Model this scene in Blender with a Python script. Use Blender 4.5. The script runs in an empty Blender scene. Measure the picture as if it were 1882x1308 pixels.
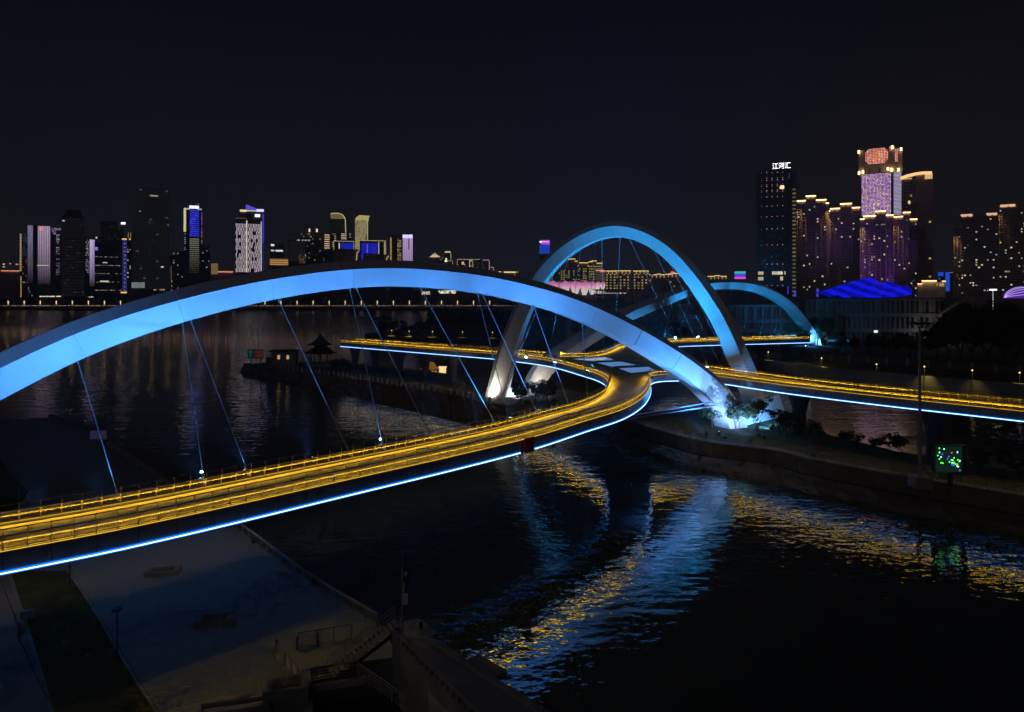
import bpy, bmesh, math, random
from mathutils import Vector, Matrix
from mathutils.geometry import tessellate_polygon
R = math.radians
random.seed(7)
SC = bpy.context.scene
COL = SC.collection

# ------------------------------------------------------------------ camera, sky, light
CAM_H, FPX, CX, HY = 34.0, 1255.0, 941.0, 530.0      # camera height, focal length (photo px), principal column, horizon row
cd = bpy.data.cameras.new('camera'); cam = bpy.data.objects.new('camera', cd); COL.objects.link(cam)
cam.location = (0, 0, CAM_H); cam.rotation_euler = (R(90), 0, 0)
cd.sensor_width = 36.0; cd.lens = 36.0 * FPX / 1882.0; cd.shift_y = -(654.0 - HY) / 1882.0
cd.clip_start = 0.5; cd.clip_end = 20000
SC.camera = cam

wd = bpy.data.worlds.new('World'); SC.world = wd; wd.use_nodes = True
wn, wl = wd.node_tree.nodes, wd.node_tree.links
wn.clear()
wo = wn.new('ShaderNodeOutputWorld'); bg = wn.new('ShaderNodeBackground')
tc = wn.new('ShaderNodeTexCoord'); sx = wn.new('ShaderNodeSeparateXYZ'); rp = wn.new('ShaderNodeValToRGB')
sky = wn.new('ShaderNodeTexSky'); sky.sky_type = 'NISHITA'; sky.sun_disc = False
sky.sun_elevation = R(-6); sky.sun_rotation = R(180)
mx = wn.new('ShaderNodeMixRGB'); mx.blend_type = 'ADD'; mx.inputs[0].default_value = 0.008
wl.new(tc.outputs['Generated'], sx.inputs[0]); wl.new(sx.outputs['Z'], rp.inputs[0])
els = rp.color_ramp.elements                          # glow of the city on the night sky, fading with height
els[0].position = 0.0; els[0].color = (0.0105, 0.0105, 0.0150, 1)
els[1].position = 1.0; els[1].color = (0.0013, 0.0015, 0.0028, 1)
e = els.new(0.16); e.color = (0.0058, 0.0060, 0.0092, 1)
e = els.new(0.42); e.color = (0.0022, 0.0025, 0.0044, 1)
wl.new(rp.outputs[0], mx.inputs[1]); wl.new(sky.outputs[0], mx.inputs[2])
wl.new(mx.outputs[0], bg.inputs[0]); bg.inputs[1].default_value = 1.0
wl.new(bg.outputs[0], wo.inputs[0])

sl = bpy.data.lights.new('city_glow_fill', 'SUN'); so = bpy.data.objects.new('city_glow_fill', sl); COL.objects.link(so)  # soft fill lamp added behind the camera, standing in for city glow
sl.energy = 0.05; sl.angle = R(60); sl.color = (1.0, 0.84, 0.92)
so.rotation_euler = (R(62), 0, R(-25))

SC.view_settings.view_transform = 'Standard'; SC.view_settings.look = 'None'
SC.view_settings.exposure = 0.0; SC.view_settings.gamma = 1.0; SC.view_settings.use_curve_mapping = False
SC.render.engine = 'CYCLES'
cy = SC.cycles
cy.use_denoising = True
try: cy.denoiser = 'OPENIMAGEDENOISE'
except Exception: pass
cy.max_bounces = 4; cy.diffuse_bounces = 2; cy.glossy_bounces = 2; cy.transmission_bounces = 3
cy.caustics_reflective = False; cy.caustics_refractive = False
cy.sample_clamp_indirect = 4.0; cy.use_light_tree = True
cy.use_adaptive_sampling = True; cy.adaptive_threshold = 0.025; cy.adaptive_min_samples = 20

# ------------------------------------------------------------------ helpers
def W(x, y, Z):
    """world point at height Z seen at photo pixel x, y"""
    Y = (CAM_H - Z) * FPX / (y - HY)
    return Vector(((x - CX) / FPX * Y, Y, Z))
def D(x, y, Y):
    """world point at depth Y seen at photo pixel x, y"""
    return Vector(((x - CX) / FPX * Y, Y, CAM_H - (y - HY) / FPX * Y))

def mat(name, col, rough=0.6, metal=0.0, var=0.0, vscale=2.0, bump=0.0, bscale=8.0, spec=0.5):
    m = bpy.data.materials.new(name); m.use_nodes = True
    nt = m.node_tree; b = nt.nodes['Principled BSDF']
    b.inputs['Base Color'].default_value = (*col, 1); b.inputs['Roughness'].default_value = rough
    b.inputs['Metallic'].default_value = metal; b.inputs['Specular IOR Level'].default_value = spec
    if var or bump:
        t = nt.nodes.new('ShaderNodeTexCoord')
    if var:
        n = nt.nodes.new('ShaderNodeTexNoise'); n.inputs['Scale'].default_value = vscale; n.inputs['Detail'].default_value = 5
        r = nt.nodes.new('ShaderNodeValToRGB')
        r.color_ramp.elements[0].position = 0.32; r.color_ramp.elements[1].position = 0.7
        r.color_ramp.elements[0].color = (*[c * (1 - var) for c in col], 1)
        r.color_ramp.elements[1].color = (*[min(1, c * (1 + var)) for c in col], 1)
        nt.links.new(t.outputs['Object'], n.inputs['Vector']); nt.links.new(n.outputs['Fac'], r.inputs[0])
        nt.links.new(r.outputs[0], b.inputs['Base Color'])
    if bump:
        n2 = nt.nodes.new('ShaderNodeTexNoise'); n2.inputs['Scale'].default_value = bscale; n2.inputs['Detail'].default_value = 6
        bu = nt.nodes.new('ShaderNodeBump'); bu.inputs['Strength'].default_value = bump; bu.inputs['Distance'].default_value = 0.1
        nt.links.new(t.outputs['Object'], n2.inputs['Vector']); nt.links.new(n2.outputs['Fac'], bu.inputs['Height'])
        nt.links.new(bu.outputs[0], b.inputs['Normal'])
    return m
def glow(name, col, strength, sample=True):
    m = bpy.data.materials.new(name); m.use_nodes = True
    b = m.node_tree.nodes['Principled BSDF']
    b.inputs['Base Color'].default_value = (0.02, 0.02, 0.02, 1)
    b.inputs['Emission Color'].default_value = (*col, 1); b.inputs['Emission Strength'].default_value = strength
    if not sample: m.cycles.emission_sampling = 'NONE'
    return m
def glow_attr(name, strength=1.0):
    """dark glass; each pane gives off its stored colour, unlit ones a faint lift"""
    m = bpy.data.materials.new(name); m.use_nodes = True
    nt = m.node_tree; b = nt.nodes['Principled BSDF']
    b.inputs['Base Color'].default_value = (0.015, 0.016, 0.02, 1); b.inputs['Roughness'].default_value = 0.25
    a = nt.nodes.new('ShaderNodeAttribute'); a.attribute_name = 'lit'
    nt.links.new(a.outputs['Color'], b.inputs['Emission Color']); b.inputs['Emission Strength'].default_value = strength
    m.cycles.emission_sampling = 'NONE'
    return m

class MB:
    """collects faces; build() links them as one mesh object"""
    def __init__(s): s.v = []; s.f = []; s.c = []
    def poly(s, pts, col=None):
        n = len(s.v); s.v += [tuple(p) for p in pts]; s.f.append(tuple(range(n, n + len(pts)))); s.c.append(col or (0, 0, 0))
    def box(s, lo, hi, col=None):
        (a, b, c), (d, e, f) = lo, hi; n = len(s.v)
        s.v += [(a, b, c), (d, b, c), (d, e, c), (a, e, c), (a, b, f), (d, b, f), (d, e, f), (a, e, f)]
        for q in ((3, 2, 1, 0), (4, 5, 6, 7), (0, 1, 5, 4), (1, 2, 6, 5), (2, 3, 7, 6), (3, 0, 4, 7)):
            s.f.append(tuple(n + i for i in q)); s.c.append(col or (0, 0, 0))
    def obox(s, c, ax, ay, az, col=None):
        """box about centre c with half-axis vectors"""
        c, ax, ay, az = Vector(c), Vector(ax), Vector(ay), Vector(az); n = len(s.v)
        for k in (-1, 1):
            for (i, j) in ((-1, -1), (1, -1), (1, 1), (-1, 1)): s.v.append(tuple(c + ax * i + ay * j + az * k))
        for q in ((3, 2, 1, 0), (4, 5, 6, 7), (0, 1, 5, 4), (1, 2, 6, 5), (2, 3, 7, 6), (3, 0, 4, 7)):
            s.f.append(tuple(n + i for i in q)); s.c.append(col or (0, 0, 0))
    def bar(s, a, b, r, seg=6, r2=None, cap=True, col=None):
        a, b = Vector(a), Vector(b); d = (b - a)
        if d.length < 1e-6: return
        d.normalize(); u = d.orthogonal().normalized(); w = d.cross(u); n = len(s.v); r2 = r if r2 is None else r2
        for (p, q) in ((a, r), (b, r2)):
            for i in range(seg):
                t = 2 * math.pi * i / seg; s.v.append(tuple(p + u * (q * math.cos(t)) + w * (q * math.sin(t))))
        for i in range(seg):
            j = (i + 1) % seg; s.f.append((n + i, n + j, n + seg + j, n + seg + i)); s.c.append(col or (0, 0, 0))
        if cap:
            s.f.append(tuple(n + i for i in reversed(range(seg)))); s.c.append(col or (0, 0, 0))
            s.f.append(tuple(n + seg + i for i in range(seg))); s.c.append(col or (0, 0, 0))
    def loft(s, rings, closed=True, caps=True):
        n = len(s.v); k = len(rings[0])
        for r in rings: s.v += [tuple(p) for p in r]
        for i in range(len(rings) - 1):
            for j in range(k if closed else k - 1):
                j2 = (j + 1) % k
                s.f.append((n + i * k + j, n + i * k + j2, n + (i + 1) * k + j2, n + (i + 1) * k + j)); s.c.append((0, 0, 0))
        if caps and closed:
            s.f.append(tuple(n + j for j in reversed(range(k)))); s.c.append((0, 0, 0))
            m = n + (len(rings) - 1) * k; s.f.append(tuple(m + j for j in range(k))); s.c.append((0, 0, 0))
    def dome(s, c, rx, ry, rz, seg=12, rings=6, low=0.0):
        rs = []
        for i in range(rings + 1):
            t = low + (math.pi / 2 - 0.02 - low) * i / rings
            rs.append([(c[0] + rx * math.cos(t) * math.cos(2 * math.pi * j / seg), c[1] + ry * math.cos(t) * math.sin(2 * math.pi * j / seg), c[2] + rz * math.sin(t)) for j in range(seg)])
        s.loft(rs)
    def prism(s, pts, z0, z1):
        pts = [Vector((p[0], p[1])) for p in pts]
        ar = sum(pts[i].x * pts[(i + 1) % len(pts)].y - pts[(i + 1) % len(pts)].x * pts[i].y for i in range(len(pts)))
        if ar < 0: pts.reverse()
        for tri in tessellate_polygon([[Vector((p.x, p.y, 0)) for p in pts]]):
            a, b, c = [pts[i] for i in tri]
            if (b - a).x * (c - a).y - (b - a).y * (c - a).x < 0: b, c = c, b
            s.poly([(p.x, p.y, z1) for p in (a, b, c)])
        for i in range(len(pts)):
            p, q = pts[i], pts[(i + 1) % len(pts)]
            s.poly([(p.x, p.y, z0), (q.x, q.y, z0), (q.x, q.y, z1), (p.x, p.y, z1)])
    def mesh(s, name, m, smooth=False, colours=False):
        me = bpy.data.meshes.new(name); me.from_pydata(s.v, [], s.f)
        if colours:
            at = me.attributes.new('lit', 'FLOAT_COLOR', 'FACE')
            flat = []
            for c in s.c: flat += [c[0], c[1], c[2], 1.0]
            at.data.foreach_set('color', flat)
        if isinstance(m, (list, tuple)):
            for k in m: me.materials.append(k)
        else: me.materials.append(m)
        if smooth: me.polygons.foreach_set('use_smooth', [True] * len(me.polygons))
        me.update(); return me
    def build(s, name, m, parent=None, smooth=False, colours=False):
        return link(name, s.mesh(name, m, smooth, colours), parent)

def wmat(o):
    return wmat(o.parent) @ o.matrix_parent_inverse @ o.matrix_basis if o.parent else o.matrix_basis.copy()
def link(name, data, parent=None, loc=None):
    o = bpy.data.objects.new(name, data); COL.objects.link(o)
    if parent is not None:
        o.parent = parent; o.matrix_parent_inverse = wmat(parent).inverted()
    if loc is not None: o.location = loc
    return o
def tag(o, label=None, cat=None, group=None, kind=None):
    if label: o['label'] = label
    if cat: o['category'] = cat
    if group: o['group'] = group
    if kind: o['kind'] = kind
    return o
def thing(name, label, cat, group=None, loc=None):
    """an Empty at the thing's base"""
    return tag(link(name, None, None, loc), label, cat, group)
def struct(o): o['kind'] = 'structure'; return o

def spline(pts, ds):
    """smooth curve through the points, resampled every ds metres"""
    P = [Vector(p) for p in pts]; P = [P[0] * 2 - P[1]] + P + [P[-1] * 2 - P[-2]]
    out = []
    for i in range(1, len(P) - 2):
        p0, p1, p2, p3 = P[i - 1:i + 3]
        n = max(4, int((p2 - p1).length / 0.4))
        for k in range(n):
            t = k / n
            out.append(0.5 * ((2 * p1) + (p2 - p0) * t + (2 * p0 - 5 * p1 + 4 * p2 - p3) * t * t + (3 * p1 - p0 - 3 * p2 + p3) * t ** 3))
    out.append(P[-2].copy())
    res = [out[0].copy()]; acc = 0.0
    for a, b in zip(out, out[1:]):
        L = (b - a).length
        if L < 1e-9: continue
        pos = ds - acc
        while pos <= L:
            res.append(a.lerp(b, pos / L)); pos += ds
        acc = (acc + L) % ds if pos - ds <= L else acc
        acc = L - (pos - ds)
    return res
def normals2(pts):
    """left-hand plan normals along a polyline"""
    r = []
    for i in range(len(pts)):
        a = pts[max(0, i - 1)]; b = pts[min(len(pts) - 1, i + 1)]; d = (b - a); d = Vector((d.x, d.y)).normalized()
        r.append(Vector((-d.y, d.x, 0)))
    return r

# ------------------------------------------------------------------ materials
M = dict(
    arch=mat('white arch paint', (0.62, 0.63, 0.65), 0.42, var=0.05, vscale=0.25),
    floor=mat('deck surfacing', (0.34, 0.29, 0.20), 0.7, var=0.08, vscale=1.6, bump=0.15, bscale=4),
    fascia=mat('fascia metal', (0.36, 0.38, 0.42), 0.38, 0.35, var=0.06, vscale=0.3),
    soffit=mat('deck soffit', (0.22, 0.23, 0.25), 0.6),
    steel=mat('railing steel', (0.42, 0.38, 0.32), 0.4, 0.5),
    darksteel=mat('dark steel', (0.07, 0.065, 0.06), 0.45, 0.5),
    cable=mat('cable sheath', (0.42, 0.48, 0.54), 0.4, 0.2),
    concrete=mat('concrete', (0.27, 0.26, 0.25), 0.85, var=0.22, vscale=0.5, bump=0.3, bscale=3),
    pier=mat('pier concrete', (0.10, 0.10, 0.11), 0.85, var=0.2, vscale=0.5),
    paving=mat('plaza paving', (0.21, 0.235, 0.24), 0.8, var=0.10, vscale=2.5, bump=0.3, bscale=7),
    path=mat('path asphalt', (0.20, 0.19, 0.18), 0.85, var=0.2, vscale=0.4),
    grass=mat('lawn', (0.055, 0.060, 0.014), 0.95, var=0.45, vscale=0.5, bump=0.6, bscale=6),
    sand=mat('bank sand', (0.13, 0.10, 0.07), 0.95, var=0.35, vscale=0.22, bump=0.8, bscale=1.3),
    rock=mat('bank rock', (0.10, 0.095, 0.09), 0.95, var=0.4, vscale=0.4, bump=0.9, bscale=1.6),
    city=mat('city ground', (0.06, 0.06, 0.06), 0.9, var=0.3, vscale=0.02),
    bark=mat('bark', (0.09, 0.07, 0.05), 0.9),
    bar=mat('baluster steel', (0.065, 0.055, 0.04), 0.5, 0.2),
    leaf=mat('leaves', (0.05, 0.085, 0.035), 0.7, var=0.4, vscale=1.5),
    leaf2=mat('dark leaves', (0.03, 0.05, 0.025), 0.75, var=0.4, vscale=1.2),
    yellow=glow('amber led', (1.0, 0.60, 0.03), 62.0),
    amberdown=glow('amber underlight', (1.0, 0.60, 0.03), 29.0),
    pad=glow('pier pad light', (0.05, 0.35, 0.9), 0.5),
    amberline=glow('amber line', (1.0, 0.60, 0.05), 1.3, False),
    bluestrip=glow('edge led', (0.42, 0.70, 1.0), 5.0),
    bluehalo=glow('blue halo', (0.015, 0.22, 1.0), 1.4),  # painted halo around the white edge strip
    lens=glow('flood lens', (0.35, 0.68, 1.0), 26.0, False),
    lensw=glow('warm flood lens', (1.0, 0.9, 0.72), 40.0, False),
    lampwarm=glow('warm lamp', (1.0, 0.66, 0.30), 2.0, False),
    red=mat('red panel', (0.55, 0.020, 0.025), 0.5),
    pane=glow_attr('panes', 1.0),
)
# ------------------------------------------------------------------ water and land
wm = bpy.data.materials.new('river water'); wm.use_nodes = True
nt = wm.node_tree; b = nt.nodes['Principled BSDF']
b.inputs['Base Color'].default_value = (0.055, 0.075, 0.068, 1); b.inputs['Roughness'].default_value = 0.025
b.inputs['IOR'].default_value = 1.33; b.inputs['Specular IOR Level'].default_value = 1.0
t = nt.nodes.new('ShaderNodeTexCoord')
def wave(scale, sxy, rot, detail, rough=0.5):
    mp = nt.nodes.new('ShaderNodeMapping'); mp.inputs['Scale'].default_value = (sxy[0], sxy[1], 1); mp.inputs['Rotation'].default_value = (0, 0, R(rot))
    n = nt.nodes.new('ShaderNodeTexNoise'); n.inputs['Scale'].default_value = scale; n.inputs['Detail'].default_value = detail; n.inputs['Roughness'].default_value = rough
    nt.links.new(t.outputs['Object'], mp.inputs['Vector']); nt.links.new(mp.outputs[0], n.inputs['Vector']); return n
a1 = wave(0.30, (0.35, 1.0), -14, 2.0); a2 = wave(0.85, (0.75, 1.0), 10, 2.0, 0.5); a3 = wave(0.035, (1, 1), 0, 2.0)
ad = nt.nodes.new('ShaderNodeMath'); ad.operation = 'MULTIPLY'; ad.inputs[1].default_value = 2.2
nt.links.new(a1.outputs['Fac'], ad.inputs[0])
mu = nt.nodes.new('ShaderNodeMath'); mu.operation = 'MULTIPLY'; nt.links.new(a2.outputs['Fac'], mu.inputs[0]); nt.links.new(a3.outputs['Fac'], mu.inputs[1])
sm = nt.nodes.new('ShaderNodeMath'); sm.operation = 'MULTIPLY_ADD'; sm.inputs[1].default_value = 2.6
nt.links.new(mu.outputs[0], sm.inputs[0]); nt.links.new(ad.outputs[0], sm.inputs[2])
# the open river beyond the mouth is windier than the sheltered basin
sp = nt.nodes.new('ShaderNodeSeparateXYZ'); nt.links.new(t.outputs['Object'], sp.inputs[0]); mr = nt.nodes.new('ShaderNodeMapRange')
mr.inputs['From Min'].default_value = 150; mr.inputs['From Max'].default_value = 420; mr.inputs['To Min'].default_value = 1.0; mr.inputs['To Max'].default_value = 6.0
nt.links.new(sp.outputs['Y'], mr.inputs['Value']); wv = nt.nodes.new('ShaderNodeMath'); wv.operation = 'MULTIPLY'; nt.links.new(sm.outputs[0], wv.inputs[0]); nt.links.new(mr.outputs[0], wv.inputs[1])
bu = nt.nodes.new('ShaderNodeBump'); bu.inputs['Strength'].default_value = 1.0; bu.inputs['Distance'].default_value = 0.040
nt.links.new(wv.outputs[0], bu.inputs['Height']); nt.links.new(bu.outputs[0], b.inputs['Normal'])
m = MB(); m.poly([(-4000, -60, 0), (4000, -60, 0), (4000, 5000, 0), (-4000, 5000, 0)])
struct(m.build('water', wm))
m = MB(); m.poly([(-9000, -400, -3), (9000, -400, -3), (9000, 12000, -3), (-9000, 12000, -3)])
struct(m.build('ground', M['city']))

def land(name, pts, z, mt, z0=-2.5):
    m = MB(); m.prism(pts, z0, z); return struct(m.build(name, mt))
def bank(name, top, low, mt, n=5, rough=0.25, seed=1):
    """sloping bank: ruled surface between two polylines, roughened"""
    rnd = random.Random(seed); top = spline(top, 1.0); low = spline(low, 1.0); k = 90
    pick = lambda P, t: P[min(len(P) - 1, int(t * (len(P) - 1) + .5))]
    m = MB(); rows = []
    for i in range(k + 1):
        a = pick(top, i / k); c = pick(low, i / k); row = []
        for j in range(n + 1):
            p = a.lerp(c, j / n)
            if 0 < j < n: p = p + Vector((rnd.uniform(-rough, rough), rnd.uniform(-rough, rough), rnd.uniform(-rough, rough) * 0.8))
            row.append(p)
        rows.append(row)
    for i in range(k):
        for j in range(n): m.poly([rows[i][j], rows[i][j + 1], rows[i + 1][j + 1], rows[i + 1][j]])
    o = m.build(name, mt); bm = bmesh.new(); bm.from_mesh(o.data); bmesh.ops.remove_doubles(bm, verts=bm.verts, dist=0.001)
    bmesh.ops.recalc_face_normals(bm, faces=bm.faces); bm.to_mesh(o.data); bm.free()
    return struct(o)

# far bank across the wide river
land('far_bank', [(-3500, 1075), (-700, 1068), (-300, 1062), (0, 1040), (200, 900), (800, 800), (4000, 700), (4000, 9000), (-6000, 9000)], 4.9, M['city'])
# north bank: park with hedges, right of the river mouth
NB = [(420, -40), (260, 90), (155, 207), (113, 254), (101, 282), (84, 330), (60, 362), (10, 385), (-50, 400), (-88, 418), (-95, 440), (-82, 480), (-72, 600), (-72, 1046), (1500, 1046), (1500, -40)]
land('north_bank', NB, 5.0, M['city'])
# west spit carrying the left arch foot
WS_top = [W(447, 672, 2.2), W(500, 678, 3.2), W(560, 683, 3.6), W(640, 693, 3.6), W(740, 710, 3.6), W(840, 726, 3.6), W(900, 742, 3.2), W(960, 748, 3.2), (12, 172, 3.2)]
WS_low = [W(440, 682, 0), W(506, 696, 0), W(570, 708, 0), W(633, 725, 0), W(702, 745, 0), W(800, 768, 0), W(880, 787, 0), (6, 160, 0), (22, 166, 0)]
land('west_spit', [(p[0], p[1]) for p in WS_top] + [(24, 184), (20, 205), (2, 226), (-40, 262), (-75, 285), (-104, 283)], 3.2, M['rock'])
bank('spit_bank', WS_top, [Vector(p) + Vector((0, 0, -0.3)) for p in WS_low], M['sand'], seed=4)
# right island under the arch foot
IS_top = [W(1138, 766, 3.5), W(1200, 787, 3.5), W(1300, 812, 3.5), W(1420, 827, 3.5), W(1500, 846, 3.5), W(1690, 880, 3.5), W(1882, 912, 3.5), (100, 78, 3.5)]
IS_mid = [Vector(p) + Vector((-1.2, -1.6, -2.4)) for p in [Vector(q) for q in IS_top]]
IS_low = [(19, 156, -0.3), W(1180, 828, -0.3), W(1280, 868, -0.3), W(1400, 895, -0.3), W(1500, 915, -0.3), W(1650, 948, -0.3), W(1882, 990, -0.3), (92, 66, -0.3)]
isl = [(p[0], p[1]) for p in IS_top] + [(108, 92), (85, 113), (72, 128), (66, 143), (70, 158), (68, 172), (56, 176), (42, 172), (28, 168)]
land('arch_island', isl, 3.5, M['grass'])
bank('island_bank', IS_mid, IS_low, M['sand'], n=7, rough=0.35, seed=9)
# plaza on the near left
PL = [W(700, 1150, 3), W(570, 1070, 3), W(435, 970, 3), W(292, 879, 3), W(170, 797, 3), W(92, 768, 3)]
land('plaza', [(-16.5, 55.8), (-9.5, 57.5)] + [(p.x, p.y) for p in PL] + [(-125, 160), (-150, 60), (-60, 20), (-30, 20), (-19, 30), (-12.5, 44)], 3.0, M['paving'])
# ------------------------------------------------------------------ the footbridge
BR = thing('footbridge', 'white triple-arched footbridge with amber-lit winding deck and blue edge lights', 'bridge')
ZB, ZD = 12.0, 13.6                                   # underside and walking level
E_S = [(-62, 36.5), (-39.4, 52.6), (-30.3, 59.9), (-17.4, 72.5), (-6.1, 83.7), (3.06, 93.6), (11.2, 104.6), (18.5, 114.6), (24.1, 126.7), (28, 139.4), (30.4, 150), (31.6, 156), (34.2, 160.4), (38.5, 162.0), (43.8, 161.0), (48.3, 157.2), (57.7, 142.3), (70, 127.6), (84.5, 112.7), (122, 74)]
E_W = [(-67, 42.5), (-44.4, 58.6), (-35.6, 65.6), (-22.9, 78), (-11.8, 89), (-2.9, 98.6), (4.9, 109.1), (11.7, 118.5), (16.8, 129.5), (19.8, 141), (21.2, 152), (20.6, 161), (18.2, 170), (11, 191), (1, 205), (-6.5, 213), (-33, 234), (-66, 259.5)]
E_N = [(-61, 266), (-30, 242.5), (-2, 221), (8, 211.5), (15, 207.0), (21.5, 206.5), (27.5, 212), (32.5, 224), (38, 240), (46, 255), (58, 264), (80, 271), (107, 281), (119, 285)]
E_E = [(121, 277), (109, 273), (83, 265), (62, 257), (51, 245), (45, 228), (43, 205), (44, 188), (48, 176), (55, 163), (64.5, 146.5), (76.5, 132.4), (90, 118), (128, 79)]
V3 = lambda L, z=0: [Vector((p[0], p[1], z)) for p in L]
ED = {k: spline(V3(v), 1.55) for k, v in dict(S=E_S, W=E_W, N=E_N, E=E_E).items()}
OUT = {}
for k, sgn in (('S', -1), ('W', 1), ('N', 1), ('E', 1)):
    # outward side: right of S (running left to right), left of W and N; E runs from far to near
    OUT[k] = [n * sgn for n in normals2(ED[k])]
if True:   # check outward direction by the deck's middle line
    mid = {'S': (10, 110), 'W': (10, 105), 'N': (30, 235), 'E': (40, 235)}
outline = [(p.x, p.y) for p in ED['S']] + [(p.x, p.y) for p in reversed(ED['E'])] + [(p.x, p.y) for p in reversed(ED['N'])] + [(p.x, p.y) for p in reversed(ED['W'])]
def inside(x, y):
    c = False; n = len(outline)
    for i in range(n):
        x1, y1 = outline[i]; x2, y2 = outline[(i + 1) % n]
        if (y1 > y) != (y2 > y) and x < (x2 - x1) * (y - y1) / (y2 - y1) + x1: c = not c
    return c
for k in ED:
    i = len(ED[k]) // 3; p = ED[k][i] + OUT[k][i] * 0.6
    if inside(p.x, p.y): OUT[k] = [-n for n in OUT[k]]
NETS = [[W(1043, 659, ZD), W(1114, 655, ZD), W(1132, 662, ZD), W(1085, 664, ZD)],
        [W(1092, 666, ZD), W(1141, 663.5, ZD), W(1176, 671, ZD), W(1122, 674, ZD)],
        [W(1133, 676, ZD), W(1193, 673, ZD), W(1207, 681, ZD), W(1159, 686, ZD)]]
polys = [[Vector((x, y, 0)) for x, y in outline]] + [[Vector((p.x, p.y, 0)) for p in q] for q in NETS]
flat = [p for q in polys for p in q]
m = MB()
for tri in tessellate_polygon(polys):
    a, b_, c = [flat[i] for i in tri]
    if (b_ - a).cross(c - a).z < 0: b_, c = c, b_
    m.poly([(p.x, p.y, ZD) for p in (a, b_, c)])
DECK = m.build('deck', M['floor'], BR)
m = MB()
for tri in tessellate_polygon(polys[:1]):
    a, b_, c = [flat[i] for i in tri]
    if (b_ - a).cross(c - a).z > 0: b_, c = c, b_
    m.poly([(p.x, p.y, ZB) for p in (a, b_, c)])
for k in ED:
    P = ED[k]
    for i in range(len(P) - 1):
        a, c = P[i] - OUT[k][i] * 0.25, P[i + 1] - OUT[k][i + 1] * 0.25
        m.poly([(a.x, a.y, ZB), (c.x, c.y, ZB), (c.x, c.y, ZD - 0.02), (a.x, a.y, ZD - 0.02)])
m.build('soffit', M['soffit'], DECK)

# fascia panels: two bays each, open joints between them
def ring(P, O, i, o, z): return Vector((P[i].x + O[i].x * o, P[i].y + O[i].y * o, z))
npan = 0; rest = MB()
for k in ('S', 'W', 'E', 'N'):
    P, O = ED[k], OUT[k]
    for i in range(0, len(P) - 2, 2):
        m = MB(); g = 0.035
        prof = [(-0.10, ZB + 0.02), (0.02, ZB + 0.16), (0.14, ZD - 0.12), (0.14, ZD + 0.10), (-0.10, ZD + 0.10)]
        rings = []
        for (j, sh) in ((i, g), (i + 1, 0), (i + 2, -g)):
            d = (P[min(j + 1, len(P) - 1)] - P[max(j - 1, 0)]).normalized()
            rings.append([ring(P, O, j, o, z) + d * sh for o, z in prof])
        if k in 'SW' and npan < 280:
            m.loft(rings); m.build('fascia_panel', M['fascia'], DECK); npan += 1
        else: rest.loft(rings)
tag(rest.build('fascia', M['fascia'], DECK), kind='stuff')

# lit glass floor panels in the middle of the crossing
nm = bpy.data.materials.new('lit glass floor'); nm.use_nodes = True
n_ = nm.node_tree; pb = n_.nodes['Principled BSDF']; tcx = n_.nodes.new('ShaderNodeTexCoord'); br = n_.nodes.new('ShaderNodeTexBrick')
br.inputs['Scale'].default_value = 0.55; br.inputs['Color1'].default_value = (0.16, 0.42, 0.98, 1); br.inputs['Color2'].default_value = (0.26, 0.52, 1.0, 1); br.inputs['Mortar'].default_value = (0.04, 0.10, 0.25, 1)
br.inputs['Mortar Size'].default_value = 0.05
n_.links.new(tcx.outputs['Object'], br.inputs['Vector']); n_.links.new(br.outputs['Color'], pb.inputs['Emission Color']); pb.inputs['Emission Strength'].default_value = 0.7
pb.inputs['Base Color'].default_value = (0.1, 0.12, 0.15, 1); pb.inputs['Roughness'].default_value = 0.2
for q in NETS:
    m = MB(); m.poly([(p.x, p.y, ZD - 0.10) for p in q]); o = m.build('glass_floor', nm, DECK)
    m = MB()
    for a, c in zip(q, q[1:] + q[:1]): m.bar((a.x, a.y, ZD), (c.x, c.y, ZD), 0.16, 4)
    m.build('frame', M['darksteel'], DECK)

# edge light line under the fascia, with joints and a blue band painting its halo
for k in ED:
    P, O = ED[k], OUT[k]; m = MB(); m2 = MB()
    for i in range(len(P) - 1):
        if k == 'S' and abs(P[i].x - 1.7) < 0.7 and P[i].y < 100:
            m.build('edge_light', M['bluestrip'], DECK); m2.build('halo_band', M['bluehalo'], DECK); m = MB(); m2 = MB(); continue
        m.loft([[ring(P, O, j, o, z) for o, z in ((0.10, ZB + 0.03), (0.19, ZB + 0.03), (0.19, ZB + 0.10), (0.10, ZB + 0.10))] for j in (i, i + 1)])
        m2.loft([[ring(P, O, j, o, z) for o, z in ((0.0, ZB - 0.06), (0.16, ZB - 0.06), (0.16, ZB + 0.20), (0.0, ZB + 0.20))] for j in (i, i + 1)])
    m2.build('halo_band', M['bluehalo'], DECK)
    m.build('edge_light', M['bluestrip'], DECK)

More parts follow.
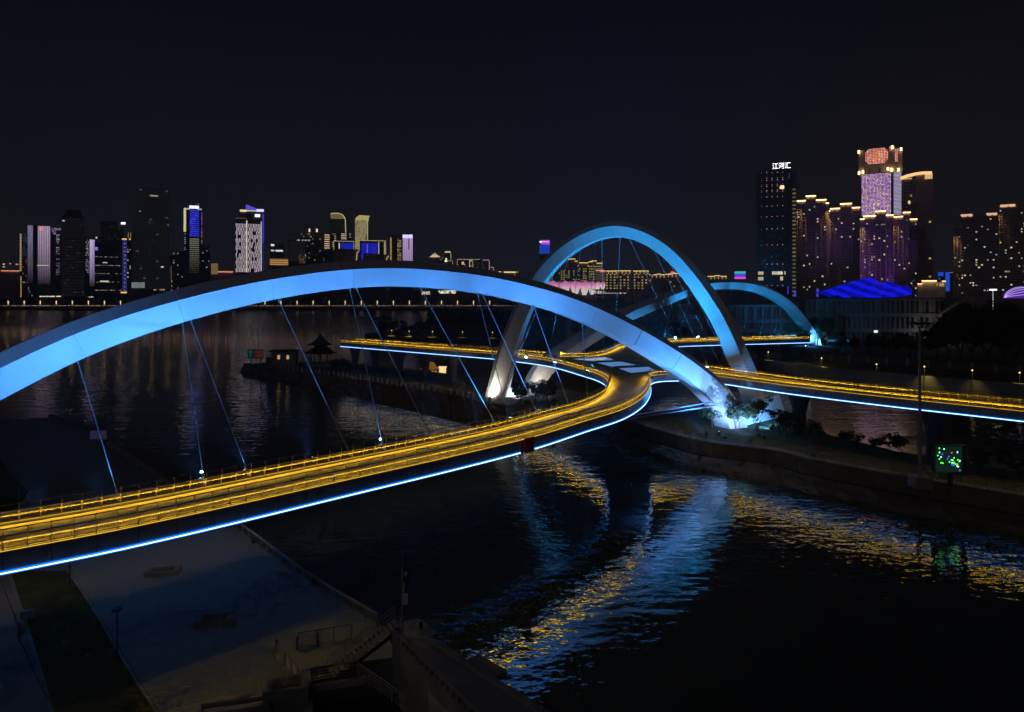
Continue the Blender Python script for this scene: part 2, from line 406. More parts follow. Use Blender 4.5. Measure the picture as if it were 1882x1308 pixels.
# railings: inward-leaning posts, bars, a kerb, and an amber light line tucked under the middle rail
TOPZ = 1.72
npost = 0
pm = MB(); pm.loft([[(-.045, .045, 0), (.045, .045, 0), (.045, -.045, 0), (-.045, -.045, 0)], [(-.04, -.26, 1.15), (.04, -.26, 1.15), (.04, -.34, 1.15), (-.04, -.34, 1.15)], [(-.03, -.27, TOPZ), (.03, -.27, TOPZ), (.03, -.33, TOPZ), (-.03, -.33, TOPZ)]])
pmesh = pm.mesh('railing_post', M['steel'])
for k in ED:
    P, O = ED[k], OUT[k]; RA = None
    def run(prof, name, mt, parent):
        mm = MB(); mm.loft([[ring(P, O, i, o, ZD + z) for o, z in prof] for i in range(len(P))]); return mm.build(name, mt, parent)
    sq = lambda o, z, r: ((o - r, z - r), (o + r, z - r), (o + r, z + r), (o - r, z + r))
    RA = run(sq(-0.30, TOPZ, 0.035), 'railing', M['darksteel'], BR)
    run(sq(-0.30, 1.18, 0.035), 'rail', M['darksteel'], RA); run(sq(-0.06, 0.34, 0.028), 'rail', M['bar'], RA)
    run(((-0.27, 0.76), (-0.13, 0.76), (-0.13, 0.82), (-0.27, 0.82)), 'rail', M['steel'], RA)
    run(((-0.42, -.02), (0.12, -.02), (0.12, 0.12), (-0.42, 0.12)), 'kerb', M['bar'], RA)
    run(((-0.125, 0.785), (-0.115, 0.785), (-0.115, 0.805), (-0.125, 0.805)), 'light_line', M['amberline'], RA)
    run(((0.02, 0.125), (0.10, 0.125), (0.10, 0.145), (0.02, 0.145)), 'light_line', M['amberline'], RA)
    run(((-0.345, 1.12), (-0.335, 1.12), (-0.335, 1.20), (-0.345, 1.20)), 'visor', M['steel'], RA)  # visors added to shield the hidden light strip
    run(((-0.47, 1.19), (-0.345, 1.19), (-0.345, 1.21), (-0.47, 1.21)), 'visor', M['steel'], RA)
    run(((-0.48, 1.13), (-0.47, 1.13), (-0.47, 1.21), (-0.48, 1.21)), 'visor', M['steel'], RA)
    run(((-0.455, 1.15), (-0.37, 1.15), (-0.37, 1.16), (-0.455, 1.16)), 'rail_light', M['yellow'], RA)
    run(((-0.25, 0.753), (-0.15, 0.753), (-0.15, 0.758), (-0.25, 0.758)), 'rail_light', M['amberdown'], RA)
    bars = MB(); extra = MB()
    for i in range(len(P) - 1):
        nb = 14 if (P[i].y < 150) else 5
        for q in range(1, nb):
            f = q / nb; w_ = 0.016 if nb > 6 else 0.03
            a = ring(P, O, i, 0.0, ZD + 0.12).lerp(ring(P, O, i + 1, 0.0, ZD + 0.12), f); c = ring(P, O, i, -0.30, ZD + 1.16).lerp(ring(P, O, i + 1, -0.30, ZD + 1.16), f)
            bars.bar(a, c, w_, 3, cap=False)
    tag(bars.build('bars', M['bar'], RA), kind='stuff')
    for i in range(len(P)):
        vis = (k == 'S' and -48 < P[i].x < 90) or (k == 'W' and P[i].y > 52)
        if vis and npost < 298:
            o = link('railing_post', pmesh, RA); npost += 1
            n = O[i]; t_ = Vector((n.y, -n.x, 0))
            o.matrix_parent_inverse = Matrix.Identity(4)
            o.matrix_local = Matrix(((t_.x, n.x, 0, P[i].x), (t_.y, n.y, 0, P[i].y), (0, 0, 1, ZD + 0.1), (0, 0, 0, 1)))
        else:
            extra.bar(ring(P, O, i, 0, ZD + .1), ring(P, O, i, -0.3, ZD + 1.2), 0.045, 4); extra.bar(ring(P, O, i, -.3, ZD + 1.2), ring(P, O, i, -0.3, ZD + TOPZ), 0.03, 4)
    if extra.v: tag(extra.build('far_posts', M['steel'], RA), kind='stuff')

# ---- arches
def arch(label, p0, p1, foot0, px, foot1, ext=0.0, big=1.75, size=1.0):
    p0, p1 = Vector((p0[0], p0[1], 0)), Vector((p1[0], p1[1], 0)); L = (p1 - p0).length; d = (p1 - p0) / L
    lat = Vector((d.y, -d.x, 0))
    if lat.dot(-p0) < 0: lat = -lat                                   # side facing the viewer
    pts = []
    for (x, y) in px:
        k = (x - CX) / FPX; s = (k * p0.y - p0.x) / (d.x - k * d.y); Y = p0.y + d.y * s
        pts.append((s, CAM_H - (y - HY) / FPX * Y))
    pts = foot0 + pts + foot1
    C = spline([p0 + d * s + Vector((0, 0, z)) for s, z in pts], 1.0)
    # even out the sampled line
    for _ in range(34):
        C = [C[0]] + [(C[i - 1] + C[i] * 2 + C[i + 1]) / 4 for i in range(1, len(C) - 1)] + [C[-1]]
    top = max(p.z for p in C); rings = []; n = len(C); fr = []
    for i in range(n):
        T = (C[min(n - 1, i + 1)] - C[max(0, i - 1)]).normalized(); N = T.cross(lat)
        if N.z < 0: N = -N
        if abs(T.z) > 0.999: N = Vector((T.x, T.y, 0))
        q = (C[i].z / top); g = size * (1.0 + (big - 1.0) * (1 - q) ** 1.1)
        fr.append((C[i], T, N, g))
        prof = [(-1.45, -2.5), (1.45, -2.5), (2.15, 0.30), (0.7, 1.6), (-0.7, 1.6), (-2.15, 0.30)]
        inset = 0.978 if (i % 12 == 6) else 1.0
        rings.append([C[i] + lat * (a * g * inset) + N * (v * g * inset) for a, v in prof])
        if inset < 1:                                                 # plate joint: a narrow groove
            full = [C[i] + lat * (a * g) + N * (v * g) for a, v in prof]
            r = rings.pop(); e = T * 0.09
            rings += [[p - e for p in full], [p * 1.0 - e * 0.5 for p in r], [p + e * 0.5 for p in r], [p + e for p in full]]
    m = MB(); m.loft(rings); o = m.build('arch', M['arch'], BR); o['label'] = label
    return o, fr
def foot_line(F, x):
    """point on the arch's underside nearest to photo column x"""
    return min(F, key=lambda f: abs(CX + FPX * f[0].x / f[0].y - x))
A_px = [(1322, 722), (1280, 684), (1219, 641), (1129, 590), (1046, 553), (982, 533), (880, 510), (750, 497), (650, 497), (550, 508), (420, 531), (200, 592), (0, 680)]
arA, FA = arch('near arch sweeping in from the left, its face lit blue', (50, 152.5), (-60, 80), [(-0.2, 0.6), (0.4, 4.0), (2.2, 8.2)], A_px, [(158, 9), (166, 1)], big=1.55)
B_px = [(1366, 666), (1330, 583), (1273, 500), (1247, 470), (1205, 437), (1134, 414), (1065, 436), (1028, 463), (1003, 487), (977, 526), (950, 585), (930, 640), (916, 695)]
arB, FB = arch('tallest arch in the middle with blue-lit inner face', (62, 167), (-6.5, 195), [(0.6, 1.0), (1.2, 6.0)], B_px, [(73.2, 1.0)], big=1.45)
C_px = [(990, 676), (1040, 640), (1073, 618), (1150, 575), (1200, 555), (1282, 525), (1345, 520), (1400, 530), (1450, 560), (1490, 612)]
arC, FC = arch('far arch behind the others, lit blue on its underside', (4, 199), (158, 354), [(0, 1.5)], C_px, [(219, 2.0)], big=1.5)

# pedestals where two arches meet
def hull(name, pts, mt, parent):
    bm = bmesh.new()
    for p in pts: bm.verts.new(p)
    bmesh.ops.convex_hull(bm, input=bm.verts); me = bpy.data.meshes.new(name); bm.to_mesh(me); bm.free(); me.materials.append(mt)
    return link(name, me, parent)
def foot(F, side): return F[0] if side == 0 else F[-1]
a0, b0 = FA[0][0], FB[0][0]
hull('pedestal', [(46.6, 151, 2.5), (49.5, 149.5, 2.5), (66, 163.5, 2.5), (64, 169.5, 2.5), (59, 169.5, 2.5), (48.5, 154.5, 6.2), (51.5, 153.2, 6.2), (64.5, 165, 8.6), (63, 168.5, 8.6)], M['arch'], BR)
b1, c0 = FB[-1][0], FC[0][0]
hull('pedestal', [(-8.5, 193.2, 2.4), (-4.5, 192, 2.4), (7.5, 197, 2.4), (6.5, 203, 2.4), (-6, 199, 2.4), (-4.8, 194, 5.2), (3.6, 197.6, 6.4), (-4, 197, 5.0)], M['arch'], BR)

# ---- hanger cables
def cable(F, xt, low, r=0.06, drop=2.45):
    c, T, N, g = foot_line(F, xt); a = c - N * (drop * g); b_ = Vector(low)
    m = MB(); m.bar(a, b_, r, 6); o = m.build('cable', M['cable'], BR)
    d = (b_ - a).normalized(); k = MB(); k.bar(b_ - d * 1.5, b_, 0.13, 8); k.build('socket', M['steel'], o)
    k = MB(); k.bar(a, a + d * 0.9, 0.12, 8); k.build('socket', M['steel'], o)
def on_edge(k, x, z=ZD + 0.4, out=0.25, rng=None):
    P, O = ED[k], OUT[k]
    idx = [i for i in range(len(P)) if (rng is None or rng(P[i]))]
    i = min(idx, key=lambda i: abs(CX + FPX * P[i].x / P[i].y - x)); return Vector((P[i].x + O[i].x * out, P[i].y + O[i].y * out, z))
near = lambda p: p.y < 152
for xt, xb in ((120, 213), (322, 381), (334, 456), (505, 648), (638, 712), (652, 799), (770, 915), (877, 940), (890, 994), (984, 1048), (1079, 1081)):
    cable(FA, xt, on_edge('W', xb, rng=near))
for xt, xb in ((1000, 956), (1035, 1010), (1062, 1040), (1090, 1075)): cable(FB, xt, on_edge('W', xb, rng=lambda p: p.y > 165), 0.05)
for xt, xb in ((1163, 1262), (1210, 1300), (1245, 1329), (1290, 1345)): cable(FB, xt, on_edge('E', xb, rng=lambda p: p.y < 185), 0.05)
for xt, xb in ((1100, 1110), (1140, 1130)): cable(FB, xt, on_edge('N', xb, rng=lambda p: p.x > 15 and p.y < 235), 0.05)
for xt, xb in ((1180, 1200), (1235, 1218), (1272, 1242), (1310, 1279), (1345, 1318), (1380, 1365), (1410, 1395), (1440, 1420)):
    cable(FC, xt, on_edge('E', xb, rng=lambda p: p.y > 240), 0.06)
# stay rods under the deck
for (dx, dz) in ((0, 0), (1.1, -0.9)):
    for e_ in (0, 0.5):
        m = MB(); m.bar((42.4 + dx + e_, 145.6 + dx, 9.8 + dz), (17 + e_, 116.5 + e_, 11.7 + dz * 0.5), 0.10, 6); m.build('stay_rod', M['cable'], BR)

# ---- piers
def pier(x, y, ztop, zbot, r, ang=0):
    m = MB(); rings = []
    for t_ in (0, .35, .55, .7, .8, .88, .94, 1.0):
        fl = 1 + 1.15 * max(0, (t_ - .45) / .55) ** 2.2; z = zbot + (ztop - zbot) * t_
        rings.append([(x + r * fl * math.cos(2 * math.pi * i / 20), y + r * 0.8 * fl * math.sin(2 * math.pi * i / 20), z) for i in range(20)])
    m.loft(rings); o = m.build('pier', M['pier'], BR, smooth=True)
    m = MB(); m.bar((x, y, ztop - .22), (x, y, ztop - .02), r * 2.05, 20); m.build('light_pad', M['pad'], o)
pier(60.6, 144.0, ZB, 1.0, 1.25); pier(77.5, 125.5, ZB, 1.0, 1.25); pier(97, 105, ZB, 1.0, 1.25)
for f in (0.05, 0.22, 0.42, 0.62, 0.82):
    pier(-62 + 52 * f, 261 - 41 * f, ZB, 1.5, 1.2)
pier(100, 274, ZB, 1, 1.2); pier(-49, 47, ZB, 1, 1.2); pier(34, 200, ZB, -2, 1.4)
pier(112, 279.5, ZB, 1, 1.3)

# red mark board on the fascia
P, O = ED['S'], OUT['S']; i = min(range(len(P)), key=lambda i: (P[i] - Vector((1.8, 92.2, 0))).length); c = P[i] + O[i] * 0.4; n = O[i]; t_ = Vector((-n.y, n.x, 0))
m = MB(); m.obox((c.x, c.y, 12.95), t_ * 0.95, n * 0.06, (0, 0, 1.0)); o = m.build('marker_board', M['red'], BR); o['label'] = 'dark red square board on the deck edge'

# ---- floodlights
BLUE, PALE, WARM = (0.065, 0.325, 1.0), (0.34, 0.58, 1.0), (1.0, 0.86, 0.66)
def flood(pos, aim, power, col, blend=0.8, ang=70, lens='lens', size=0.42, show=True):
    pos, aim = Vector(pos), Vector(aim); d = (aim - pos).normalized()
    u = d.cross(Vector((0, 0, 1))).normalized(); w_ = u.cross(d)
    m = MB(); m.bar(pos - d * 0.5, pos, size * 0.75, 10, size); m.bar(pos - d * 0.3 - u * size * 1.1, pos - d * 0.3 + u * size * 1.1, 0.06, 6)
    m.bar(pos - d * 0.3 - u * size * 1.1, pos - d * 0.3 - u * size * 1.1 - Vector((0, 0, 0.8)), 0.05, 6); m.bar(pos - d * 0.3 + u * size * 1.1, pos - d * 0.3 + u * size * 1.1 - Vector((0, 0, 0.8)), 0.05, 6)
    o = m.build('floodlight', M['darksteel'], BR)
    if show:
        m = MB(); m.bar(pos, pos + d * 0.03, size * 0.9, 12); m.build('lens', M[lens], o)
    L = bpy.data.lights.new('flood_beam', 'SPOT'); L.energy = power; L.color = col; L.spot_size = R(ang); L.spot_blend = blend; L.shadow_soft_size = size * 0.8
    lo = bpy.data.objects.new('flood_beam', L); COL.objects.link(lo); lo.parent = o
    lo.location = pos + d * 0.12; lo.rotation_euler = (-d).to_track_quat('Z', 'Y').to_euler()
def aimA(x): c, T, N, g = foot_line(FA, x); return c - N * 1.3
PW = 21500
for xb, xt, k, an in ((60, 10, .8, 62), (200, 120, .78, 62), (372, 240, .9, 62), (470, 350, 1.0, 62), (590, 460, 1.0, 62), (708, 590, 1.0, 62), (810, 720, 1.0, 62), (890, 840, 1.1, 62), (950, 940, 1.35, 62), (1000, 1020, 1.6, 66)):
    p = on_edge('W', xb, ZD + 0.6, 1.2, near); flood(p, aimA(xt), PW * k * ((aimA(xt) - p).length / 25) ** 2, BLUE, ang=an)
TEAL = (0.012, 0.36, 0.92)
def aim(F, x, k=0.8): c, T, N, g = foot_line(F, x); return c - N * k
mid = lambda p: 160 < p.y < 240
# middle arch: lights on the west branch and on the east cusp
for (p, x, pw, c) in ((on_edge('W', 1087, ZD + .4, 1.1, lambda p: 158 < p.y < 175), 1180, 45000, TEAL), (on_edge('W', 1028, ZD + .3, 1.1, lambda p: 175 < p.y < 210), 1080, 52000, TEAL),
                      (on_edge('W', 975, ZD + .3, 1.1, lambda p: 185 < p.y < 212), 1010, 30000, TEAL), (on_edge('W', 955, ZD + .3, 1.1, lambda p: 185 < p.y < 212), 962, 15000, BLUE),
                      ((38.5, 160.2, ZD + .9), 1255, 45000, TEAL), ((41.5, 160.4, ZD + .9), 1325, 24000, TEAL), ((31.0, 151.5, ZD + .9), 1215, 36000, TEAL), (on_edge('E', 1290, ZD + .3, 1.1, lambda p: p.y < 185), 1310, 20000, TEAL)):
    flood(p, aim(FB, x), pw * .72, c, ang=75)
# far arch: lights along the north-east branch
fe = lambda p: p.y > 240
for xb, xt, pw, c in ((1242, 1150, 80000, TEAL), (1280, 1240, 60000, TEAL), (1318, 1310, 60000, TEAL), (1360, 1360, 70000, TEAL), (1398, 1400, 70000, TEAL), (1420, 1440, 60000, TEAL), (1436, 1465, 60000, TEAL), (1450, 1485, 40000, TEAL)):
    flood(on_edge('E', xb, ZD + 1.95, .5, fe), aim(FC, xt), pw * .8, c, ang=46, size=0.5)
# ground floods at the arch feet; those without a lens are added fill
flood((43.2, 142.6, 4.0), aim(FA, 1322, -1), 6500, (0.22, 0.46, 1.0), ang=110, size=0.35)
flood((56.0, 147.8, 3.9), (52.5, 154.5, 6.0), 10000, (0.12, 0.44, 1.0), ang=120, size=0.4)
flood((43.0, 138.2, 4.1), aim(FA, 1215, 0), 24000, (0.11, 0.40, 1.0), ang=62, size=0.35, show=False)  # this and the next lensless floods are added to brighten the near arch
flood((47.0, 135.4, 4.1), aim(FA, 1140, 0), 38000, (0.07, 0.34, 1.0), ang=56, size=0.35, show=False)
flood((51.0, 138.5, 4.1), aim(FA, 1285, 0), 23000, (0.19, 0.45, 1.0), ang=62, size=0.35, show=False)
flood((40.0, 141.0, 4.1), aim(FA, 1080, 0), 46000, (0.06, 0.34, 1.0), ang=50, size=0.35, show=False)
flood((36.0, 133.6, 12.2), aim(FA, 1150, 0), 26000, (0.12, 0.40, 1.0), ang=60, size=0.35) if False else None
flood((-6.2, 189.4, 3.7), (-6.4, 195, 9), 8000, WARM, ang=125, lens='lensw', size=0.45)
flood((1.5, 190.8, 3.7), (1, 196.5, 4.5), 2600, (0.75, 0.85, 1.0), ang=120, size=0.35)
flood((9.0, 192.0, 3.7), aim(FC, 1010), 7000, WARM, ang=80, size=0.35, lens='lensw')

flood((149, 341, 6.0), aim(FC, 1488), 26000, (0.10, 0.45, 1.0), ang=90, size=0.5)
flood((158, 345, 6.0), (157, 353, 9), 7000, (0.12, 0.50, 1.0), ang=120, size=0.5)
flood((144.5, 336, 5.8), (139, 338, 10), 3500, (0.10, 0.55, 0.9), ang=100, size=0.4)
flood((50.5, 140.0, 4.1), (46.5, 150.5, 9.0), 9000, (0.30, 0.50, 1.0), ang=85, size=0.35, show=False)  # fill floods added for the arch foot, built without lenses
flood((57.5, 150.5, 4.0), (60.0, 160.0, 7.0), 5000, (0.16, 0.45, 1.0), ang=110, size=0.35, show=False)

# bright service lamps beside the cable feet
for xb in (374, 708):
    p = on_edge('W', xb, ZD + 1.5, .75, near); m = MB(); m.bar(p - Vector((0, 0, .9)), p, .05, 6); o = m.build('service_lamp', M['darksteel'], BR)
    m = MB(); m.bar(p, p + Vector((-.16, -.10, .10)), .07, 10, .12); m.build('lens', M['lens'], o)
# ------------------------------------------------------------------ near-left plaza and pier
def sheet(name, pts, z, mt, th=0.1):
    m = MB(); m.prism(pts, z - th, z); return struct(m.build(name, mt))
g = [W(20, 1050, 3), W(128, 1050, 3), W(160, 1095, 3), W(200, 1160, 3), W(245, 1235, 3), W(300, 1320, 3), W(340, 1400, 3), W(60, 1400, 3), W(100, 1308, 3), W(75, 1220, 3), W(50, 1140, 3)]
sheet('lawn', [(p.x, p.y) for p in g], 3.09, M['grass'], 0.3)
sheet('garden_path', [(p.x, p.y) for p in (W(-200, 1050, 3), W(12, 1050, 3), W(42, 1140, 3), W(66, 1220, 3), W(92, 1308, 3), W(55, 1400, 3), W(-200, 1400, 3))], 3.02, M['path'], 0.3)
g2 = [W(-120, 800, 3), W(-10, 830, 3), W(20, 870, 3), W(52, 905, 3), W(30, 935, 3), W(-120, 960, 3)]
sheet('lawn_patch', [(p.x, p.y) for p in g2], 3.09, M['grass'], 0.3)
# kerb stones of the lawn
kerb = MB(); L = spline([Vector((p.x, p.y, 3.0)) for p in g[1:7]], 1.2)
KB = thing('lawn_kerb', 'pale stone kerb edging the lawn beside the plaza', 'kerb', loc=L[0]); 
for a, c in zip(L, L[1:]):
    d = (c - a); n = Vector((-d.y, d.x, 0)).normalized(); m = MB(); m.obox((a + c) / 2 - n * 0.18 + Vector((0, 0, 0.06)), d * 0.485, n * 0.11, (0, 0, 0.07)); m.build('kerb_stone', M['concrete'], KB)
# paving joints of the plaza: shallow slab rows
# lamp posts
def lamp_post(x, y, label, h=4.2):
    p = W(x, y, 3.05); r = thing('lamp_post', label, 'lamp', 'lamp posts on the plaza', p)
    m = MB(); m.bar(p, p + Vector((0, 0, 0.5)), 0.11, 10, 0.09); m.bar(p + Vector((0, 0, 0.5)), p + Vector((0, 0, h - .55)), 0.055, 8, 0.05); m.build('pole', M['darksteel'], r)
    t_ = p + Vector((0, 0, h))
    m = MB()
    for i in range(4):
        a = math.pi / 2 * i + .4; m.bar(p + Vector((0, 0, h - .6)), t_ + Vector((.30 * math.cos(a), .30 * math.sin(a), -.05)), 0.018, 5)
    tag(m.build('bracket', M['darksteel'], r))
    m = MB(); m.bar(t_ + Vector((0, 0, -.06)), t_ + Vector((0, 0, .04)), 0.42, 16, 0.38); m.build('lamp_head', M['darksteel'], r)
lamp_post(215, 1212, 'thin black lamp post with flat round head on the lawn edge below the deck')
lamp_post(128, 1075, 'black lamp post on the lawn edge, its head hidden by the bridge deck')
lamp_post(37, 925, 'small lamp post at far left behind the bridge railing')
# waterside railing: thick top board on slim posts
def board_rail(name, label, pts, step=1.9, h=1.15, cat='railing', board=0.16, nrails=4, seg=None):
    Ls = spline(pts, step); r = thing(name, label, cat, loc=Ls[0])
    for i, p in enumerate(Ls):
        m = MB(); m.obox(p + Vector((0, 0, h / 2)), (0.05, 0, 0), (0, 0.05, 0), (0, 0, h / 2)); m.build('post', M['steel'], r)
    m = MB()
    ns = normals2(Ls); m.loft([[p + n * o + Vector((0, 0, z)) for o, z in ((-board, h), (board, h), (board, h + .07), (-board, h + .07))] for p, n in zip(Ls, ns)]); m.build('top_rail', M['concrete'], r)
    for q in range(nrails):
        z = h * (q + 1) / (nrails + 1); m = MB(); m.loft([[p + n * o + Vector((0, 0, z + dz)) for o, dz in ((-.02, -.02), (.02, -.02), (.02, .02), (-.02, .02))] for p, n in zip(Ls, ns)]); m.build('rail', M['steel'], r)
    return r
board_rail('waterside_railing', 'long pale-topped railing along the plaza edge running under the deck', [p + Vector((-.3, -.2, 0)) for p in PL[:5]], 2.0)
# black boxes on the railing
for x, y, lb in ((575, 1068, 'small black box on the waterside railing nearer the stairs'), (467, 994, 'small black box on the waterside railing nearer the bridge deck')):
    p = W(x, y, 4.2); m = MB(); m.obox(p, (.2, 0, 0), (0, .2, 0), (0, 0, .22)); m.bar(p + Vector((0, 0, .2)), p + Vector((0, 0, .34)), .1, 8, .06)
    m.bar(p - Vector((0, 0, .22)), p - Vector((0, 0, .05)), .26, 4); tag(m.build('railing_box', M['darksteel']), lb, 'box')
# stone benches with slatted tops
def slat_box(x, y, label, w=3.4, dp=1.5, h=0.55, rot=12, ns=4):
    p = W(x, y, 3.0); r = thing('bench', label, 'bench', 'stone benches on the plaza', p); c, s = math.cos(R(rot)), math.sin(R(rot)); ux, uy = Vector((c, s, 0)), Vector((-s, c, 0))
    m = MB(); m.obox(p + Vector((0, 0, h / 2)), ux * w / 2, uy * dp / 2, (0, 0, h / 2)); o = m.build('plinth', M['path'], r)
    for i in range(ns):
        m = MB(); m.obox(p + ux * ((i - (ns - 1) / 2) * w * 0.66 / ns) + Vector((0, 0, h + .02)), ux * (w * .66 / ns * .44), uy * dp * .33, (0, 0, .03)); m.build('slat', M['bark'], r)
slat_box(395, 1145, 'low stone bench with dark slatted top in the middle of the plaza')
slat_box(300, 1055, 'faint low stone bench just below the blue edge light')
slat_box(527, 1283, 'larger stone block with four slat panels beside the bottom railing', 3.2, 2.0, 1.2, 14)
# small cart on the path
p = W(50, 1145, 3.1); r = thing('info_stand', 'small boxy stand on the lawn edge at far left', 'stand', loc=p)
m = MB(); m.obox(p + Vector((0, 0, .85)), (.45, .1, 0), (-.08, .3, 0), (0, 0, .35)); m.build('case', M['concrete'], r)
for sx in (-.38, .38):
    for sy in (-.22, .22): m = MB(); m.bar(p + Vector((sx, sy, 0)), p + Vector((sx, sy, .52)), .04, 6); m.build('leg', M['darksteel'], r)
# twisted hose on the path
m = MB(); H = spline([W(0, 1062, 3.06), W(15, 1100, 3.06), W(28, 1135, 3.06), W(36, 1158, 3.06), W(33, 1168, 3.06), W(48, 1200, 3.06), W(75, 1260, 3.06), W(104, 1306, 3.06)], .5)
m.loft([[p + Vector((o, 0, z)) for o, z in ((-.05, 0), (.05, 0), (0, .08))] for p in H]); tag(m.build('hose', mat('hose rubber', (0.12, 0.03, 0.025), .6)), 'thin dark red hose lying along the path at bottom left', 'hose')
# steps at the bottom edge
st = thing('steps', 'three wide stone steps at the bottom left of the stone block', 'steps', loc=W(460, 1300, 3))
for i in range(3):
    p = W(455 - 8 * i, 1296 + 9 * i, 3.0); m = MB(); c, s = math.cos(R(14)), math.sin(R(14))
    m.obox(p + Vector((-.6, -.5 * i, .32 - .12 * i)), Vector((c, s, 0)) * 2.6, Vector((-s, c, 0)) * .3, (0, 0, .3)); m.build('step', M['concrete'], st)
# bottom railings
board_rail('bottom_railing', 'steel railing on the low wall beside the stairs at the bottom', [W(552, 1262, 3), W(566, 1256, 3), W(610, 1250, 3), W(660, 1243, 3)], 1.5, 1.2, board=.05)
board_rail('basin_railing', 'steel railing slanting down to the bottom edge beside the dark basin', [W(658, 1247, 3), W(700, 1277, 3), W(752, 1314, 3), W(800, 1350, 3)], 1.5, 1.2, board=.05)
board_rail('landing_railing', 'steel railing on the plaza with one panel of shining rails left of the stairs', [W(548, 1188, 3), W(590, 1182, 3), W(640, 1174, 3), W(675, 1166, 3)], 1.5, 1.2, board=.03, nrails=6)
board_rail('slope_railing', 'dark railing slanting from the bottom stone block up towards the plaza', [W(505, 1212, 3), W(525, 1225, 3), W(550, 1258, 3)], 1.5, 1.2, board=.03)
m = MB(); a, c = W(556, 1266, 3), W(668, 1248, 3); d = c - a; n = Vector((-d.y, d.x, 0)).normalized(); m.obox((a + c) / 2 - n * .35 + Vector((0, 0, .12)), d / 2, n * .22, (0, 0, .22))
m.box((c.x - .2, c.y - .6, 2.9), (c.x + .25, c.y - .1, 3.4)); tag(m.build('low_wall', M['concrete']), 'low concrete wall under the bottom railing', 'wall')
for x, y, lb in ((508, 1198, 'leftmost short purple bollard on the plaza'), (546, 1193, 'middle short purple bollard on the plaza'), (584, 1187, 'rightmost short purple bollard beside the landing railing')):
    p = W(x, y, 3); m = MB(); m.bar(p, p + Vector((0, 0, 1.0)), .07, 10); m.bar(p + Vector((0, 0, 1.0)), p + Vector((0, 0, 1.06)), .09, 10); m.bar(p, p + Vector((0, 0, .05)), .14, 10)
    tag(m.build('bollard', mat('purple paint', (.16, .03, .2), .5)), lb, 'bollard')
# concrete pier wall
pw = thing('pier_wall', 'raised concrete pier wall with narrow flat top running to the bottom edge', 'pier', loc=(-6, 52, 0))
m = MB(); m.prism([(-9.1, 55.3), (-9.5, 57.2), (-8.0, 58.0), (-6.1, 55.6), (-6.9, 54.6), (-5.9, 53.3), (2.4, 44.6), (9.5, 37), (6.5, 34.5), (-2.2, 45.2)], -1.5, 6.0); m.build('wall', M['concrete'], pw)
def along(p, q, f): return Vector(p).lerp(Vector(q), f)
m = MB(); a, c = Vector((-6.6, 54.3, 6.0)), Vector((9.0, 37.4, 6.0)); d = c - a; n = Vector((-d.y, d.x, 0)).normalized(); m.obox((a + c) / 2 - n * .0 + Vector((0, 0, .12)), d / 2, n * .22, (0, 0, .16)); m.build('parapet', M['concrete'], pw)
m = MB(); m.prism([(-4.2, 52.1), (-2.6, 53.6), (-.4, 51.2), (-1.9, 49.6)], 4.9, 5.35); m.build('ledge', M['concrete'], pw)
a, c = Vector((-9.1, 55.3, 0)), Vector((-2.2, 45.2, 0)); dd = (c - a).normalized(); nn = Vector((dd.y, -dd.x, 0)); nn = nn if nn.x < 0 else -nn
white = mat('white board', (.5, .5, .48), .6, var=.12, vscale=.8)
for f0, f1, z0, z1 in ((.43, .66, .5, 3.9), (.93, 1.2, .5, 3.7)):
    p, q = a.lerp(c, f0), a.lerp(c, f1); m = MB(); m.obox((p + q) / 2 + nn * .04 + Vector((0, 0, (z0 + z1) / 2)), (q - p) / 2, nn * .06, (0, 0, (z1 - z0) / 2)); m.build('panel', white, pw)
for i in range(16):
    p = a.lerp(c, i / 15) ; m = MB(); m.obox(p + nn * .12 + Vector((0, 0, 5.6)), dd * .12, nn * .14, (0, 0, .16)); m.build('corbel', M['concrete'], pw)
m = MB(); m.obox((-9.35, 55.6, 4), (.35, 0, 0), (0, .3, 0), (0, 0, 2.0)); m.build('pillar', M['concrete'], pw)
m = MB(); m.bar((-7.5, 56.3, 6), (-7.5, 56.3, 6.5), .16, 12, .13); m.bar((-7.5, 56.3, 6.5), (-7.5, 56.3, 6.62), .22, 12); tag(m.build('mooring_bollard', M['darksteel']), 'black mooring bollard on top of the pier wall', 'bollard')
# stairs
stc = thing('stairs', 'steel stairs climbing from the plaza to the pier wall', 'stairs', loc=(-14.4, 54.8, 3))
s0, s1 = Vector((-14.6, 54.7, 3.0)), Vector((-9.6, 57.1, 6.0)); dv = Vector((s1.x - s0.x, s1.y - s0.y, 0)); ln = dv.length; dv.normalize(); lt = Vector((-dv.y, dv.x, 0))
for i in range(15):
    f = (i + .5) / 15; p = s0.lerp(s1, f); m = MB(); m.obox(Vector((p.x, p.y, 3 + 3 * (i + 1) / 15)), dv * .17, lt * .8, (0, 0, .03)); m.build('tread', M['concrete'], stc)
for sd in (-1, 1):
    m = MB(); m.obox((s0 + s1) / 2 + lt * .85 * sd + Vector((0, 0, -.12)), (s1 - s0) / 2, lt * .03, (0, 0, .17)); m.build('stringer', M['darksteel'], stc)
    for z in (1.05, .7, .35): m = MB(); m.bar(s0 + lt * .85 * sd + Vector((0, 0, z)), s1 + lt * .85 * sd + Vector((0, 0, z)), .03, 6); m.build('handrail', M['steel'], stc)
    for i in range(5): p = s0.lerp(s1, i / 4) + lt * .85 * sd; m = MB(); m.bar(p, p + Vector((0, 0, 1.05)), .035, 6); m.build('post', M['steel'], stc)
